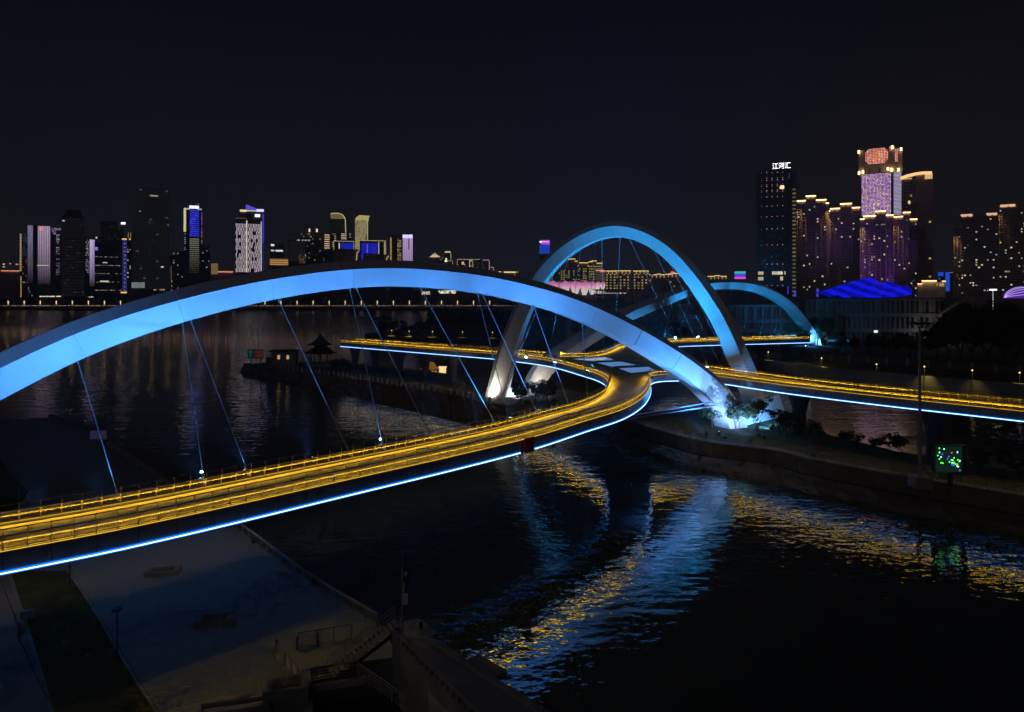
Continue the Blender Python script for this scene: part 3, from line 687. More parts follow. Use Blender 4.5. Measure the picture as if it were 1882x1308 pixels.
# camera mast
p = Vector((-9.0, 55.9, 6.0)); r = thing('camera_mast', 'slim mast with a camera and a small box on the pier end', 'mast', loc=p)
m = MB(); m.bar(p, p + Vector((0, 0, 5.1)), .10, 10, .075); m.bar(p + Vector((0, 0, 5.0)), p + Vector((0, 0, 6.4)), .04, 8, .03); m.build('pole', M['steel'], r)
m = MB(); m.bar(p + Vector((0, 0, 6.1)), p + Vector((1.2, .3, 6.5)), .02, 6); m.build('whip_arm', M['darksteel'], r)
wh = mat('white housing', (.7, .7, .68), .4)
m = MB(); m.bar(p + Vector((0, 0, 4.75)), p + Vector((.32, -.1, 4.8)), .03, 6); m.bar(p + Vector((.32, -.1, 4.8)), p + Vector((.32, -.1, 4.62)), .13, 10); m.bar(p + Vector((.32, -.1, 4.62)), p + Vector((.32, -.1, 4.45)), .11, 10, .04); m.build('dome_camera', wh, r)
m = MB(); m.box((p.x + .08, p.y - .2, 8.2), (p.x + .45, p.y + .1, 8.95)); m.box((p.x + .06, p.y - .22, 8.95), (p.x + .47, p.y + .12, 9.0)); m.build('control_box', wh, r)
m = MB(); m.bar(p + Vector((.14, -.1, 3.2)), p + Vector((.2, -.1, 3.9)), .06, 6); m.build('antenna', wh, r)
# far corner of the plaza: direction sign and seawall
p = W(181, 832, 3); r = thing('sign_board', 'faint violet-lit sign board on posts at the far plaza corner', 'sign', loc=p)
m = MB(); m.bar(p, p + Vector((0, 0, 4.6)), .09, 8); m.build('post', M['steel'], r)
m = MB(); m.box((p.x - 1.5, p.y - .1, p.z + 2.6), (p.x + 1.5, p.y + .05, p.z + 4.2)); m.build('panel', glow('violet sign', (.25, .18, .5), .07, False), r)
m = MB(); sw = spline([W(92, 772, 3), W(170, 800, 3), W(200, 820, 3)], 2); sn = normals2(sw)
m.loft([[q + n * o + Vector((0, 0, z)) for o, z in ((-.4, -.2), (.4, -.2), (.4, 1.3), (-.4, 1.3))] for q, n in zip(sw, sn)]); tag(m.build('seawall', M['rock']), 'dark seawall block at the far corner of the plaza', 'wall')
p = W(55, 935, 3); r = thing('cross_post', 'small pale post with crossbar behind the railing at far left', 'post', loc=p)
m = MB(); m.bar(p, p + Vector((0, 0, 2.6)), .07, 8); m.build('pole', M['steel'], r)
m = MB(); m.bar(p + Vector((-.9, 0, 2.4)), p + Vector((.9, 0, 2.4)), .05, 6); m.build('crossbar', M['steel'], r)
m = MB(); m.box((p.x - .5, p.y - .15, p.z + 1.2), (p.x, p.y + .1, p.z + 2.1)); m.build('box', M['concrete'], r)

# ------------------------------------------------------------------ islands, banks and their furniture
# retaining wall of the arch island, in panels
rw = thing('retaining_wall', 'curved brown panelled retaining wall round the arch island', 'wall', loc=W(1250, 810, 1))
Lw = spline([Vector(p) for p in IS_top], 2.4); nw = normals2(Lw)
brown = mat('wall panels', (.17, .13, .10), .85, var=.25, vscale=.5, bump=.4, bscale=2)
for i in range(len(Lw) - 1):
    a, c = Lw[i], Lw[i + 1]
    if a.y < 84: break
    d = (c - a); n = Vector((d.y, -d.x, 0)).normalized(); n = n if n.y < 0 else -n
    m = MB(); m.obox((a + c) / 2 + n * .15 + Vector((0, 0, -1.35)), d * .49, n * .16, (0, 0, 1.35)); m.build('wall_panel', brown, rw)
m = MB(); m.loft([[p + n * o + Vector((0, 0, z)) for o, z in ((-1.9, .02), (.1, .02), (.1, .12), (-1.9, .12))] for p, n in zip(Lw, [(-v if v.y > 0 else v) for v in nw])]); struct(m.build('island_path', M['path']))
board_rail('island_railing', 'glass-panel railing along the curved island path below the deck', [Vector(p) + Vector((.1, .1, .1)) for p in IS_top[:4]], 1.7, 1.15, board=.04)
board_rail('spit_railing', 'railing with pale posts along the dark path at right', [Vector(p) + Vector((.1, .1, .1)) for p in IS_top[4:]], 1.7, 1.15, board=.04, nrails=2)
# led screen
p = W(1747, 893, 3.5); r = thing('led_screen', 'green dotted led screen on a single post by the path', 'screen', loc=p)
m = MB(); m.bar(p, p + Vector((0, 0, 1.9)), .32, 10); m.build('post', M['darksteel'], r)
Yp = p.y; xl, xr = D(1718, 0, Yp).x, D(1768, 0, Yp).x; zt, zb = D(0, 819, Yp).z, D(0, 868, Yp).z
m = MB(); m.box((xl, Yp - .05, zb), (xr + .7, Yp + .9, zt)); m.build('cabinet', mat('screen cabinet', (.08, .09, .075), .6), r)
m = MB(); m.box((xl + .1, Yp - .09, zb + .1), (xr - .05, Yp - .055, zt - .12)); m.build('face', glow('screen face', (.01, .05, .03), .35, False), r)
dots = ((8, 40, 1), (22, 44, 3), (8, 60, 3), (3, 75, 1), (13, 82, 3), (8, 92, 1), (13, 110, 1), (18, 112, 1), (17, 68, 2), (45, 62, 0), (62, 58, 3), (62, 64, 2), (52, 86, 1), (36, 80, 2), (32, 92, 2), (38, 106, 1), (44, 96, 1), (48, 98, 3), (46, 110, 3), (50, 112, 1), (46, 120, 2), (51, 122, 2), (56, 116, 1), (63, 96, 1), (68, 104, 1), (69, 100, 3), (62, 118, 1), (64, 130, 1), (66, 128, 0), (69, 147, 2), (61, 126, 3), (52, 108, 1))
pal = ((1, .02, .02), (.1, 1, .05), (.05, .08, 1), (.3, 1, .7)); m = MB()
for x, y, c in dots:
    X = xl + .25 + (xr - xl - .5) * x / 72; Z = zt - .3 - (zt - zb - .55) * (y - 38) / 112; k = .085
    m.poly([(X - k, Yp - .10, Z - k), (X + k, Yp - .10, Z - k), (X + k, Yp - .10, Z + k), (X - k, Yp - .10, Z + k)], tuple(3.2 * q for q in pal[c]))
tag(m.build('dots', M['pane'], r, colours=True), kind='stuff')
# high mast
p = W(1691, 884, 3.5); r = thing('high_mast', 'tall grey lighting mast with an unlit ring of lamps', 'mast', loc=p)
m = MB(); m.bar(p, D(1690, 600, p.y), .32, 12, .16); m.build('pole', mat('galvanised', (.33, .34, .36), .5, .3), r)
t_ = D(1690, 597, p.y); m = MB(); m.bar(t_, t_ + Vector((0, 0, .35)), .7, 14, .5); m.build('crown', M['darksteel'], r)
for i in range(8):
    a = math.pi / 4 * i; q = t_ + Vector((1.5 * math.cos(a), 1.5 * math.sin(a), .3)); m = MB(); m.bar(t_ + Vector((0, 0, .2)), q, .05, 5); m.obox(q, (.28, 0, 0), (0, .28, 0), (0, 0, .12)); m.build('lamp', M['darksteel'], r)
m = MB(); m.box((p.x - 1.3, p.y - 1.2, 2.5), (p.x + 1.3, p.y + 1.2, 4.3)); m.build('base', M['concrete'], r)

# west spit: fence posts, board, pavilion, kiosk
Lf = spline([Vector(p) + Vector((0, .3, 0)) for p in WS_top[1:7]], 2.6)
r = thing('spit_fence', 'long fence of short white posts along the dark spit', 'fence', loc=Lf[0])
wpm = MB(); wpm.box((-.16, -.16, -.2), (.16, .16, 1.3)); wpm.box((-.2, -.2, 1.3), (.2, .2, 1.42)); wme = wpm.mesh('fence_post', mat('white post', (.48, .46, .43), .7))
for p in Lf:
    if (CX + FPX * p.x / p.y) < 505: continue
    o = link('fence_post', wme, r); o.location = p
for z in (.5, 1.0):
    m = MB(); m.loft([[q + Vector((0, o, z + dz)) for o, dz in ((-.03, -.03), (.03, -.03), (.03, .03), (-.03, .03))] for q in Lf]); m.build('fence_rail', M['darksteel'], r)
p = W(478, 681, 3.0); Yp = p.y; r = thing('navigation_board', 'green and red navigation board on two posts at the spit tip', 'sign', loc=p)
for x in (461, 479): q = D(x, 681, Yp); m = MB(); m.bar((q.x, Yp + .25, 1.5), (q.x, Yp + .25, D(0, 645, Yp).z), .2, 8); m.build('post', M['darksteel'], r)
for x0, x1, cl in ((455, 466, (.005, .085, .06)), (466.2, 484, (.10, .025, .02))):
    m = MB(); m.box((D(x0, 0, Yp).x, Yp - .1, D(0, 659, Yp).z), (D(x1, 0, Yp).x, Yp + .1, D(0, 642, Yp).z)); m.build('panel', glow('board glow', cl, .13, False), r)  # light on the board is put into the panels as a faint glow
m = MB(); z1, z0 = D(0, 645, Yp).z, D(0, 656, Yp).z
X = D(460.5, 0, Yp).x; m.box((X - .9, Yp - .14, z1 - .35), (X + .9, Yp - .115, z1)); m.box((X - .18, Yp - .14, z0), (X + .18, Yp - .115, z1 - .35))
m.build('arrow_mark', glow('board mark', (.05, .35, .25), .2, False), r)
for i in range(2):
    m = MB(); z = D(0, 647 + 6.5 * i, Yp).z
    for j in range(4): X = D(469.5 + 3.6 * j, 0, Yp).x; m.box((X, Yp - .14, z - .45), (X + .55, Yp - .115, z + .45)); m.box((X + .15, Yp - .16, z - .3), (X + .4, Yp - .145, z + .1))
    tag(m.build('lettering', glow('board letters', (.5, .1, .06), .14, False), r), kind='stuff')
m = MB(); q = D(489, 0, Yp); m.box((q.x, Yp, 3), (q.x + 1.8, Yp + 1.4, 7.8)); m.box((q.x - .2, Yp - .2, 7.8), (q.x + 2, Yp + 1.6, 8.0)); tag(m.build('cabin', M['darksteel']), 'dark cabinet beside the navigation board', 'cabin')
def roof4(m, c, rw, z0, z1, rt, n=9):
    """curved hip roof with upswept corners"""
    rings = []
    for i in range(n):
        f = i / (n - 1); rr = rw * (1 - f) + rt * f; z = z0 + (z1 - z0) * f ** 1.7; ringp = []
        for k in range(24):
            a = 2 * math.pi * k / 24 + math.pi / 24; sec = 1 / max(abs(math.cos(a)), abs(math.sin(a))); sec = 1 + (sec - 1) * .85
            up = .5 * (1 - f) ** 3 * ((sec - 1) / .35) ** 2
            ringp.append((c[0] + rr * sec * math.cos(a + math.pi / 5), c[1] + rr * sec * math.sin(a + math.pi / 5), z + up))
        rings.append(ringp)
    m.loft(rings)
p = W(584, 672, 3.4); p.y += 4; Yp = p.y; r = thing('pavilion', 'dark two-tiered pavilion with upswept eaves on the spit', 'pavilion', loc=p)
tile = mat('roof tile', (.035, .035, .04), .7); wood = mat('dark wood', (.06, .035, .025), .7)
m = MB(); m.box((p.x - 5, Yp - 5, 2.5), (p.x + 5, Yp + 5, 4.0)); m.build('terrace', M['concrete'], r)
for i in range(8):
    a = math.pi / 4 * i + .3; m = MB(); m.bar((p.x + 3.6 * math.cos(a), Yp + 3.6 * math.sin(a), 4), (p.x + 3.6 * math.cos(a), Yp + 3.6 * math.sin(a), 8.3), .2, 8); m.build('column', wood, r)
m = MB(); roof4(m, p, 5.6, 8.0, 10.2, 3.0); m.build('lower_roof', tile, r)
m = MB(); m.bar((p.x, Yp, 9.8), (p.x, Yp, 11.6), 2.6, 8); m.build('drum', wood, r)
m = MB(); roof4(m, p, 4.6, 11.4, 15.6, .2); m.build('upper_roof', tile, r)
m = MB(); m.bar((p.x, Yp, 15.4), (p.x, Yp, 16.9), .25, 8, .06); m.build('finial', tile, r)
p = W(522, 672, 3.4); r = thing('kiosk', 'small pale hut with two lit windows beside the pavilion', 'hut', loc=p)
m = MB(); m.box((p.x - 5, p.y, 3), (p.x + 4.5, p.y + 4, 9)); m.build('wall', mat('hut wall', (.25, .24, .23), .8), r)
m = MB(); m.prism([(p.x - 5.6, p.y - .6), (p.x + 5.1, p.y - .6), (p.x + 5.1, p.y + 4.6), (p.x - 5.6, p.y + 4.6)], 9, 9.5); m.build('roof', tile, r)
for dx in (-2.6, 1.0): m = MB(); m.box((p.x + dx, p.y - .08, 6), (p.x + dx + 1.0, p.y - .02, 7.6)); m.build('window', glow('hut window', (1, .6, .25), .5, False), r)
# lit boat house behind the spit
p = D(790, 690, 262); r = thing('boat_house', 'small amber-lit boat house glowing under the left deck branch', 'boat house', loc=(p.x, 262, 0))
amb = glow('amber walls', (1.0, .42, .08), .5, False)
m = MB(); m.box((p.x - 3.2, 261, .4), (p.x + 3.2, 265, 3.2)); m.build('hull', wood, r)
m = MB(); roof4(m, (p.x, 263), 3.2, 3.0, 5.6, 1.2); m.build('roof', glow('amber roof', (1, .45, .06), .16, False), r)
m = MB(); m.box((p.x - 1.6, 260.85, .8), (p.x - .5, 260.95, 3.0)); m.build('door', glow('lit door', (1, .85, .7), 2.2, False), r)
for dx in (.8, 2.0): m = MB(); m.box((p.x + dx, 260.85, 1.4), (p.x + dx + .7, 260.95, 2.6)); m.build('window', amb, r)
p = D(813, 681, 262); m = MB(); m.box((p.x - 1.2, 262, 0.2), (p.x + 1.2, 264, 3.6)); m.box((p.x - 1.5, 261.7, 3.6), (p.x + 1.5, 264.3, 3.9)); tag(m.build('lantern_float', glow('float lamp', (1, .62, .3), 1.2, False)), 'small glowing float right of the boat house', 'float')
for x, w_, lb in ((660, 10, 'left'), (690, 12, 'right')):
    pass
# ------------------------------------------------------------------ trees
def leaf_cloud(m, centre, rad, n, size, rnd, flat=.8):
    for _ in range(n):
        while True:
            v = Vector((rnd.uniform(-1, 1), rnd.uniform(-1, 1), rnd.uniform(-1, 1)))
            if .25 < v.length < 1: break
        c = Vector(centre) + Vector((v.x * rad, v.y * rad, v.z * rad * flat))
        u = Vector((rnd.gauss(0, 1), rnd.gauss(0, 1), rnd.gauss(0, .6))).normalized(); w = u.orthogonal().normalized(); w.rotate(Matrix.Rotation(rnd.uniform(0, 6.28), 3, u))
        s = size * rnd.uniform(.6, 1.3); m.poly([c - u * s, c + w * s * .55, c + u * s, c - w * s * .55])
def tree_mesh(seed, h, crown, n_clump, n_leaf, leaf, trunk=.32, stems=1):
    """returns trunk and crown meshes for a tree of height h standing at the origin"""
    rnd = random.Random(seed); tm, cm = MB(), MB(); tips = []
    for s in range(stems):
        lean = Vector((rnd.uniform(-.15, .15), rnd.uniform(-.15, .15), 0)) if stems == 1 else Vector((math.cos(6.28 * s / stems) * .35, math.sin(6.28 * s / stems) * .35, 0))
        base = Vector((lean.x * .4, lean.y * .4, -.3)); top = Vector((0, 0, h * trunk + .1)) + lean * h * .25; r0 = h * (.022 if stems == 1 else .013)
        tm.bar(base, top, r0, 7, r0 * .7)
        nb = 7 if stems == 1 else 4
        for i in range(nb):
            a = 6.28 * i / nb + rnd.uniform(-.4, .4); e = top + Vector((math.cos(a) * crown * rnd.uniform(.35, .7), math.sin(a) * crown * rnd.uniform(.35, .7), h * rnd.uniform(.12, .45)))
            tm.bar(top - Vector((0, 0, h * .03)), e, r0 * .5, 5, r0 * .15); tips.append(e)
            for _ in range(2):
                e2 = e + Vector((rnd.uniform(-1, 1) * crown * .35, rnd.uniform(-1, 1) * crown * .35, h * rnd.uniform(.02, .18))); tm.bar(e, e2, r0 * .2, 4, r0 * .08); tips.append(e2)
    cz = h * (trunk + (1 - trunk) * .55)
    for i in range(n_clump):
        if i < len(tips) and rnd.random() < .8: c = tips[i]
        else:
            while True:
                v = Vector((rnd.uniform(-1, 1), rnd.uniform(-1, 1), rnd.uniform(-1, 1)))
                if v.length < 1: break
            c = Vector((v.x * crown * .8, v.y * crown * .8, cz + v.z * h * (1 - trunk) * .42))
        leaf_cloud(cm, c, crown * rnd.uniform(.2, .36), n_leaf, leaf, rnd)
    return tm, cm
TR = {}
for key, args, lm in (('round', (3, 6.0, 2.6, 44, 95, .19, .28), 'leaf'), ('open', (5, 6.5, 2.5, 40, 80, .17, .30, 3), 'leaf'), ('open2', (15, 6.0, 2.3, 36, 75, .17, .28, 4), 'leaf'),
                      ('thin', (21, 5.0, 1.6, 22, 55, .15, .32, 2), 'leaf2'), ('big', (8, 14.0, 5.0, 46, 60, .36, .22), 'leaf2'), ('big2', (12, 14.0, 5.6, 50, 55, .38, .2), 'leaf2'), ('bush', (31, 3.0, 1.8, 20, 50, .14, .12, 3), 'leaf')):
    a, c = tree_mesh(*args); TR[key] = (a.mesh('trunk', M['bark']), c.mesh('crown', M[lm]), args[1])
def tree(key, pos, h, label, group=None, rot=None, wide=1.0, name='tree'):
    tm, cm, h0 = TR[key]; s = h / h0
    r = tag(link(name, None), label, 'tree' if name != 'bush' else 'bush', group); r.location = pos; r.scale = (s * wide, s * wide, s); r.rotation_euler = (0, 0, random.uniform(0, 6.28) if rot is None else rot)
    for nme, me in (('trunk', tm), ('crown', cm)):
        o = bpy.data.objects.new(nme, me); COL.objects.link(o); o.parent = r
    return r
# island trees in front of the floodlit foot
tree('open', W(1354, 796, 3.5), 7.4, 'left of the two leafy trees silhouetted against the floodlit arch foot')
tree('open2', W(1391, 792, 3.5), 7.6, 'right of the two leafy trees silhouetted against the floodlit arch foot')
tree('round', W(1308, 784, 3.5), 6.2, 'dark bushy tree left of the floodlit arch foot', wide=1.3)
tree('thin', W(1436, 800, 3.5), 5.6, 'dark slender tree right of the floodlit foot, left of the first pier', wide=1.4)
tree('thin', W(1449, 803, 3.5), 5.0, 'dark tree touching the left side of the first flared pier', wide=1.4)
names = ('first', 'second', 'third', 'fourth', 'fifth', 'sixth', 'seventh', 'eighth', 'ninth', 'tenth', 'eleventh', 'twelfth', 'thirteenth', 'fourteenth', 'fifteenth', 'sixteenth', 'seventeenth', 'eighteenth', 'nineteenth', 'twentieth')
for i, (x, y, h) in enumerate(((1500, 815, 4.4), (1556, 822, 3.6), (1578, 826, 3.2), (1612, 834, 3.4), (1640, 838, 4.6), (1655, 840, 4.2), (1745, 858, 4.6), (1800, 866, 4.2), (1846, 873, 4.4), (1872, 878, 3.6))):
    tree(('thin', 'open2')[i % 2], W(x, y, 3.5), h, '%s small dark tree from the left along the water behind the island path' % names[i], 'small trees along the island path', wide=1.1)
# left foot
tree('round', W(957, 742, 3.2), 6.4, 'round-crowned tree lit from behind at the left arch foot')
tree('open', W(986, 741, 3.2), 6.0, 'leafy tree right of the round one at the left arch foot')
tree('round', W(1006, 741, 3.2), 6.6, 'darker round tree, rightmost at the left arch foot', wide=1.0)
for i, x in enumerate((968, 995, 1020)):
    tree('bush', W(x, 745, 3.2), 1.8, ('low bush between the round tree and the leafy tree at the left foot', 'middle low bush at the left arch foot', 'low bush right of the trees at the left arch foot')[i], 'bushes at the left foot', name='bush')
# spit shrubs
for i, (x, y, h) in enumerate(((612, 682, 4.2), (626, 683, 5.0), (640, 684, 3.8), (668, 690, 4.4), (700, 694, 3.8), (735, 702, 4.0), (770, 708, 3.4), (845, 720, 3.6))):
    p = W(x, y, 3.4); p.y += 2; tree('round', p, h, '%s dark shrub from the pavilion along the spit' % names[i], 'shrubs on the spit', wide=1.2, name='shrub')
# far arch foot
tree('open', (D(1455, 640, 338).x, 338, 5), 12, 'green-lit leafy tree just left of the far arch foot', wide=1.0)
tree('round', (D(1478, 640, 340).x, 340, 5), 8, 'small tree between the green-lit tree and the far arch foot')
tree('big2', (D(1503, 640, 348).x, 348, 5), 17, 'tall dark tree over the far arch foot with blue light behind')
tree('big', (D(1520, 640, 352).x, 352, 5), 14, 'dark tree right of the far arch foot')
# trees on the north bank, left part behind the deck
for i, (x, Y, h) in enumerate(((702, 425, 9), (722, 432, 11), (742, 440, 9), (772, 430, 10), (800, 434, 17), (820, 440, 18), (842, 436, 17), (866, 440, 18), (890, 444, 16), (912, 450, 17), (936, 440, 15), (958, 430, 15))):
    tree(('big', 'big2')[i % 2], (D(x, 0, Y).x, Y, 4.8), h, '%s dark tree from the left on the bank behind the left deck branch' % names[i], 'trees behind the left deck branch', wide=1.1)
for i, (x, Y, h) in enumerate(((985, 420, 14), (1010, 500, 23), (1035, 510, 23), (1058, 500, 22), (1082, 505, 22), (1105, 498, 21), (1128, 480, 20), (1060, 400, 12), (1095, 390, 12), (1120, 385, 11), (1150, 380, 12), (1180, 372, 12), (1210, 365, 13), (1238, 360, 12), (1262, 370, 10))):
    tree(('big2', 'big')[i % 2], (D(x, 0, Y).x, Y, 4.8), h, '%s dark tree in the grove seen through the arches' % names[i] if i < 7 else '%s dark tree before the pale library wall, counted from the left' % names[i - 7], 'grove behind the arches', wide=1.15)
for i, (x, Y, h) in enumerate(((1545, 318, 9), (1570, 312, 8), (1598, 308, 9), (1622, 300, 10), (1648, 298, 10), (1672, 292, 11), (1700, 288, 12), (1722, 285, 13), (1742, 275, 19), (1765, 270, 23), (1790, 262, 24), (1815, 258, 25), (1842, 252, 24), (1868, 246, 25), (1892, 242, 24))):
    tree(('big', 'big2')[i % 2], (D(x, 0, Y).x, Y, 4.8), h, '%s dark tree from the far arch foot along the right bank' % names[i], 'trees along the right bank', wide=1.0)
# lawns, lamps and wall of the north bank
wl_ = [Vector((260, 90, 0)), Vector((155, 207, 0)), Vector((113, 254, 0)), Vector((101, 282, 0)), Vector((84, 330, 0)), Vector((60, 362, 0))]
ew = thing('embankment_wall', 'long plain grey embankment wall behind the right deck branch', 'wall', loc=(155, 207, 0))
Lw = spline(wl_, 6.0)
for a, c in zip(Lw, Lw[1:]):
    d = c - a; n = Vector((-d.y, d.x, 0)).normalized(); n = n if n.x < 0 else -n
    m = MB(); m.obox((a + c) / 2 + n * .3 + Vector((0, 0, 2.2)), d * .497, n * .28, (0, 0, 2.9)); m.build('wall_panel', mat('embankment concrete', (.20, .20, .22), .85, var=.12, vscale=.3) if 'EC' not in M else M['EC'], ew)
    if 'EC' not in M: M['EC'] = ew.children[0].data.materials[0]
lg = [(150, 222), (117, 262), (106, 288), (116, 292), (128, 268), (160, 230)]
sheet('bank_lawn', lg, 5.12, M['grass'], .3)
sheet('grove_lawn', [(-84, 418), (20, 398), (60, 380), (70, 396), (0, 425), (-80, 440)], 5.12, M['grass'], .3)
gw = thing('garden_wall', 'low dark garden wall with pale pillars on the right bank', 'wall', loc=(131, 268, 5))
Lg = spline([Vector((119, 284, 5)), Vector((140, 262, 5)), Vector((170, 234, 5)), Vector((190, 214, 5))], 6.8)
for i, (a, c) in enumerate(zip(Lg, Lg[1:])):
    d = c - a; n = Vector((-d.y, d.x, 0)).normalized(); m = MB(); m.obox((a + c) / 2 + Vector((0, 0, 1.2)), d * .45, n * .15, (0, 0, 1.2)); m.build('panel', mat('garden wall brick', (.12, .08, .07), .9) if i == 0 else gw.children[0].data.materials[0], gw)
    m = MB(); m.obox(a + Vector((0, 0, 1.5)), d.normalized() * .45, n * .3, (0, 0, 1.5)); m.build('pillar', M['concrete'], gw)
def garden_lamp(p, label, power, group='garden lamps on the north bank', h=3.0):
    p = Vector(p); r = thing('garden_lamp', label, 'lamp', group, p)
    m = MB(); m.bar(p, p + Vector((0, 0, h)), .06, 6); m.build('post', M['darksteel'], r)
    m = MB(); m.bar(p + Vector((0, 0, h)), p + Vector((0, 0, h + .45)), .22, 8, .16); m.build('lantern', M['lampwarm'], r)
    m = MB(); m.bar(p + Vector((0, 0, h + .45)), p + Vector((0, 0, h + .6)), .3, 8, .05); m.build('cap', M['darksteel'], r)
    L = bpy.data.lights.new('lamp_light', 'SPOT'); L.energy = power * 3; L.color = (1, .72, .12); L.spot_size = R(95); L.spot_blend = .9; L.shadow_soft_size = .12
    lo = bpy.data.objects.new('lamp_light', L); COL.objects.link(lo); lo.parent = r; lo.location = (-.3, -.6, h + .1)
for i, (x, y) in enumerate(((1412, 664), (1510, 677), (1611, 690), (1699, 695), (1787, 703), (1874, 708))):
    p = W(x, y, 5.1); p += Vector((p.x, p.y, 0)).normalized() * 6; p.z = 5.1
    garden_lamp(p, '%s small lit garden lamp from the left above the embankment wall' % names[i], (300, 420, 450, 500, 200, 200)[i])
for i, (x, Y) in enumerate(((720, 418), (752, 412), (795, 408), (905, 400), (1268, 352), (850, 404))):
    garden_lamp((D(x, 0, Y).x, Y, 5.1), '%s small lit garden lamp on the dark bank behind the deck' % ('first', 'second', 'third', 'fifth', 'sixth and rightmost', 'fourth')[i], (900, 1200, 700, 400, 900, 350)[i], 'garden lamps behind the deck')
# moored barge, dark
p = D(690, 578, 770); m = MB(); rr = []
for f, w_ in ((0, .1), (.12, 1), (.85, 1), (1, .5)): rr.append([(p.x - 18 + 36 * f, 770 + s * 4 * w_, z) for s, z in ((-1, 1.8), (-.8, -.5), (.8, -.5), (1, 1.8))])
bg_ = thing('barge', 'dark low barge lying on the wide river', 'boat', loc=(p.x, 770, 0)); m.loft(rr); m.build('hull', M['darksteel'], bg_)
m = MB(); m.box((p.x + 8, 767.5, 1.8), (p.x + 14, 772.5, 4.2)); m.build('cabin', M['darksteel'], bg_)

# ------------------------------------------------------------------ far promenade
r_ = random.Random(5)
m = MB()
for i in range(1500):
    X = r_.uniform(-900, 60); Y = r_.uniform(1092, 1130); z = 5 + abs(r_.gauss(0, 1)) * 6.5
    u = Vector((r_.gauss(0, 1), r_.gauss(0, 1), r_.gauss(0, .7))).normalized() * r_.uniform(2.5, 6); w = u.orthogonal().normalized() * r_.uniform(2, 5); c = Vector((X, Y, min(z, 19)))
    m.poly([c - u, c + w, c + u, c - w])
tag(m.build('far_trees', M['leaf2']), 'dark tree belt along the far bank', 'trees', kind='stuff')
m = MB()
for i in range(260):
    X = -860 + i * 3.4; c = r_.choice(((1, .55, .25), (1, .7, .4), (1, .5, .5), (.9, .7, .9))); k = r_.uniform(.3, 1.6) * 1.1
    m.box((X - .35, 1079.5, 6.5), (X + .35, 1080.2, 7.3), tuple(q * k for q in c))
tag(m.build('promenade_lights', M['pane'], colours=True), 'row of tiny promenade lights along the far shore', 'lights', kind='stuff')
pmb = MB(); pmb.bar((0, 0, 0), (0, 0, 4), .35, 6); ppm = pmb.mesh('pole', M['darksteel'])
lmb = MB(); lmb.bar((0, 0, 3.6), (0, 0, 8.8), .5, 6, .65); lmb.bar((0, 0, 8.8), (0, 0, 9.6), 1.2, 6, .3); lpm = lmb.mesh('lantern', glow('promenade lantern', (1, .70, .34), 1.6, False))
for i in range(31):
    X = D(15 + 29.5 * i, 0, 1082).x; r = tag(link('promenade_lamp', None), 'tall lit lantern in the row along the far promenade', 'lamp', 'tall lanterns on the far promenade'); r.location = (X, 1082, 5)
    for nme, me in (('pole', ppm), ('lantern', lpm)): o = bpy.data.objects.new(nme, me); COL.objects.link(o); o.parent = r
# ------------------------------------------------------------------ the city
rc = random.Random(11)
FAC = {k: mat('facade ' + k, c, rg, var=.08, vscale=.05) for k, (c, rg) in dict(dark=((.14, .14, .15), .5), black=((.085, .085, .095), .4), brown=((.36, .27, .29), .8), tan=((.30, .25, .25), .8), grey=((.16, .16, .17), .7), cream=((.55, .45, .34), .8)).items()}
def px2(x0, x1, y0, y1, Y):
    a, c = D(x0, y1, Y), D(x1, y0, Y); return a.x, c.x, a.z, c.z              # X0 X1 Z0 Z1
def pane(m, X0, X1, Z0, Z1, Y, col): m.poly([(X0, Y, Z0), (X1, Y, Z0), (X1, Y, Z1), (X0, Y, Z1)], col)
def grid(m, x0, x1, y0, y1, Y, nc, nr, fw, fh, fn, off=.25):
    """panes on a front face given in photo pixels; fn(col, row) gives the light of each pane or None"""
    X0, X1, Z0, Z1 = px2(x0, x1, y0, y1, Y); w, h = (X1 - X0) / nc, (Z1 - Z0) / nr
    for i in range(nc):
        for j in range(nr):
            c = fn(i, j)
            if c is None: continue
            cx, cz = X0 + w * (i + .5), Z1 - h * (j + .5); pane(m, cx - w * fw / 2, cx + w * fw / 2, cz - h * fh / 2, cz + h * fh / 2, Y - off, c)
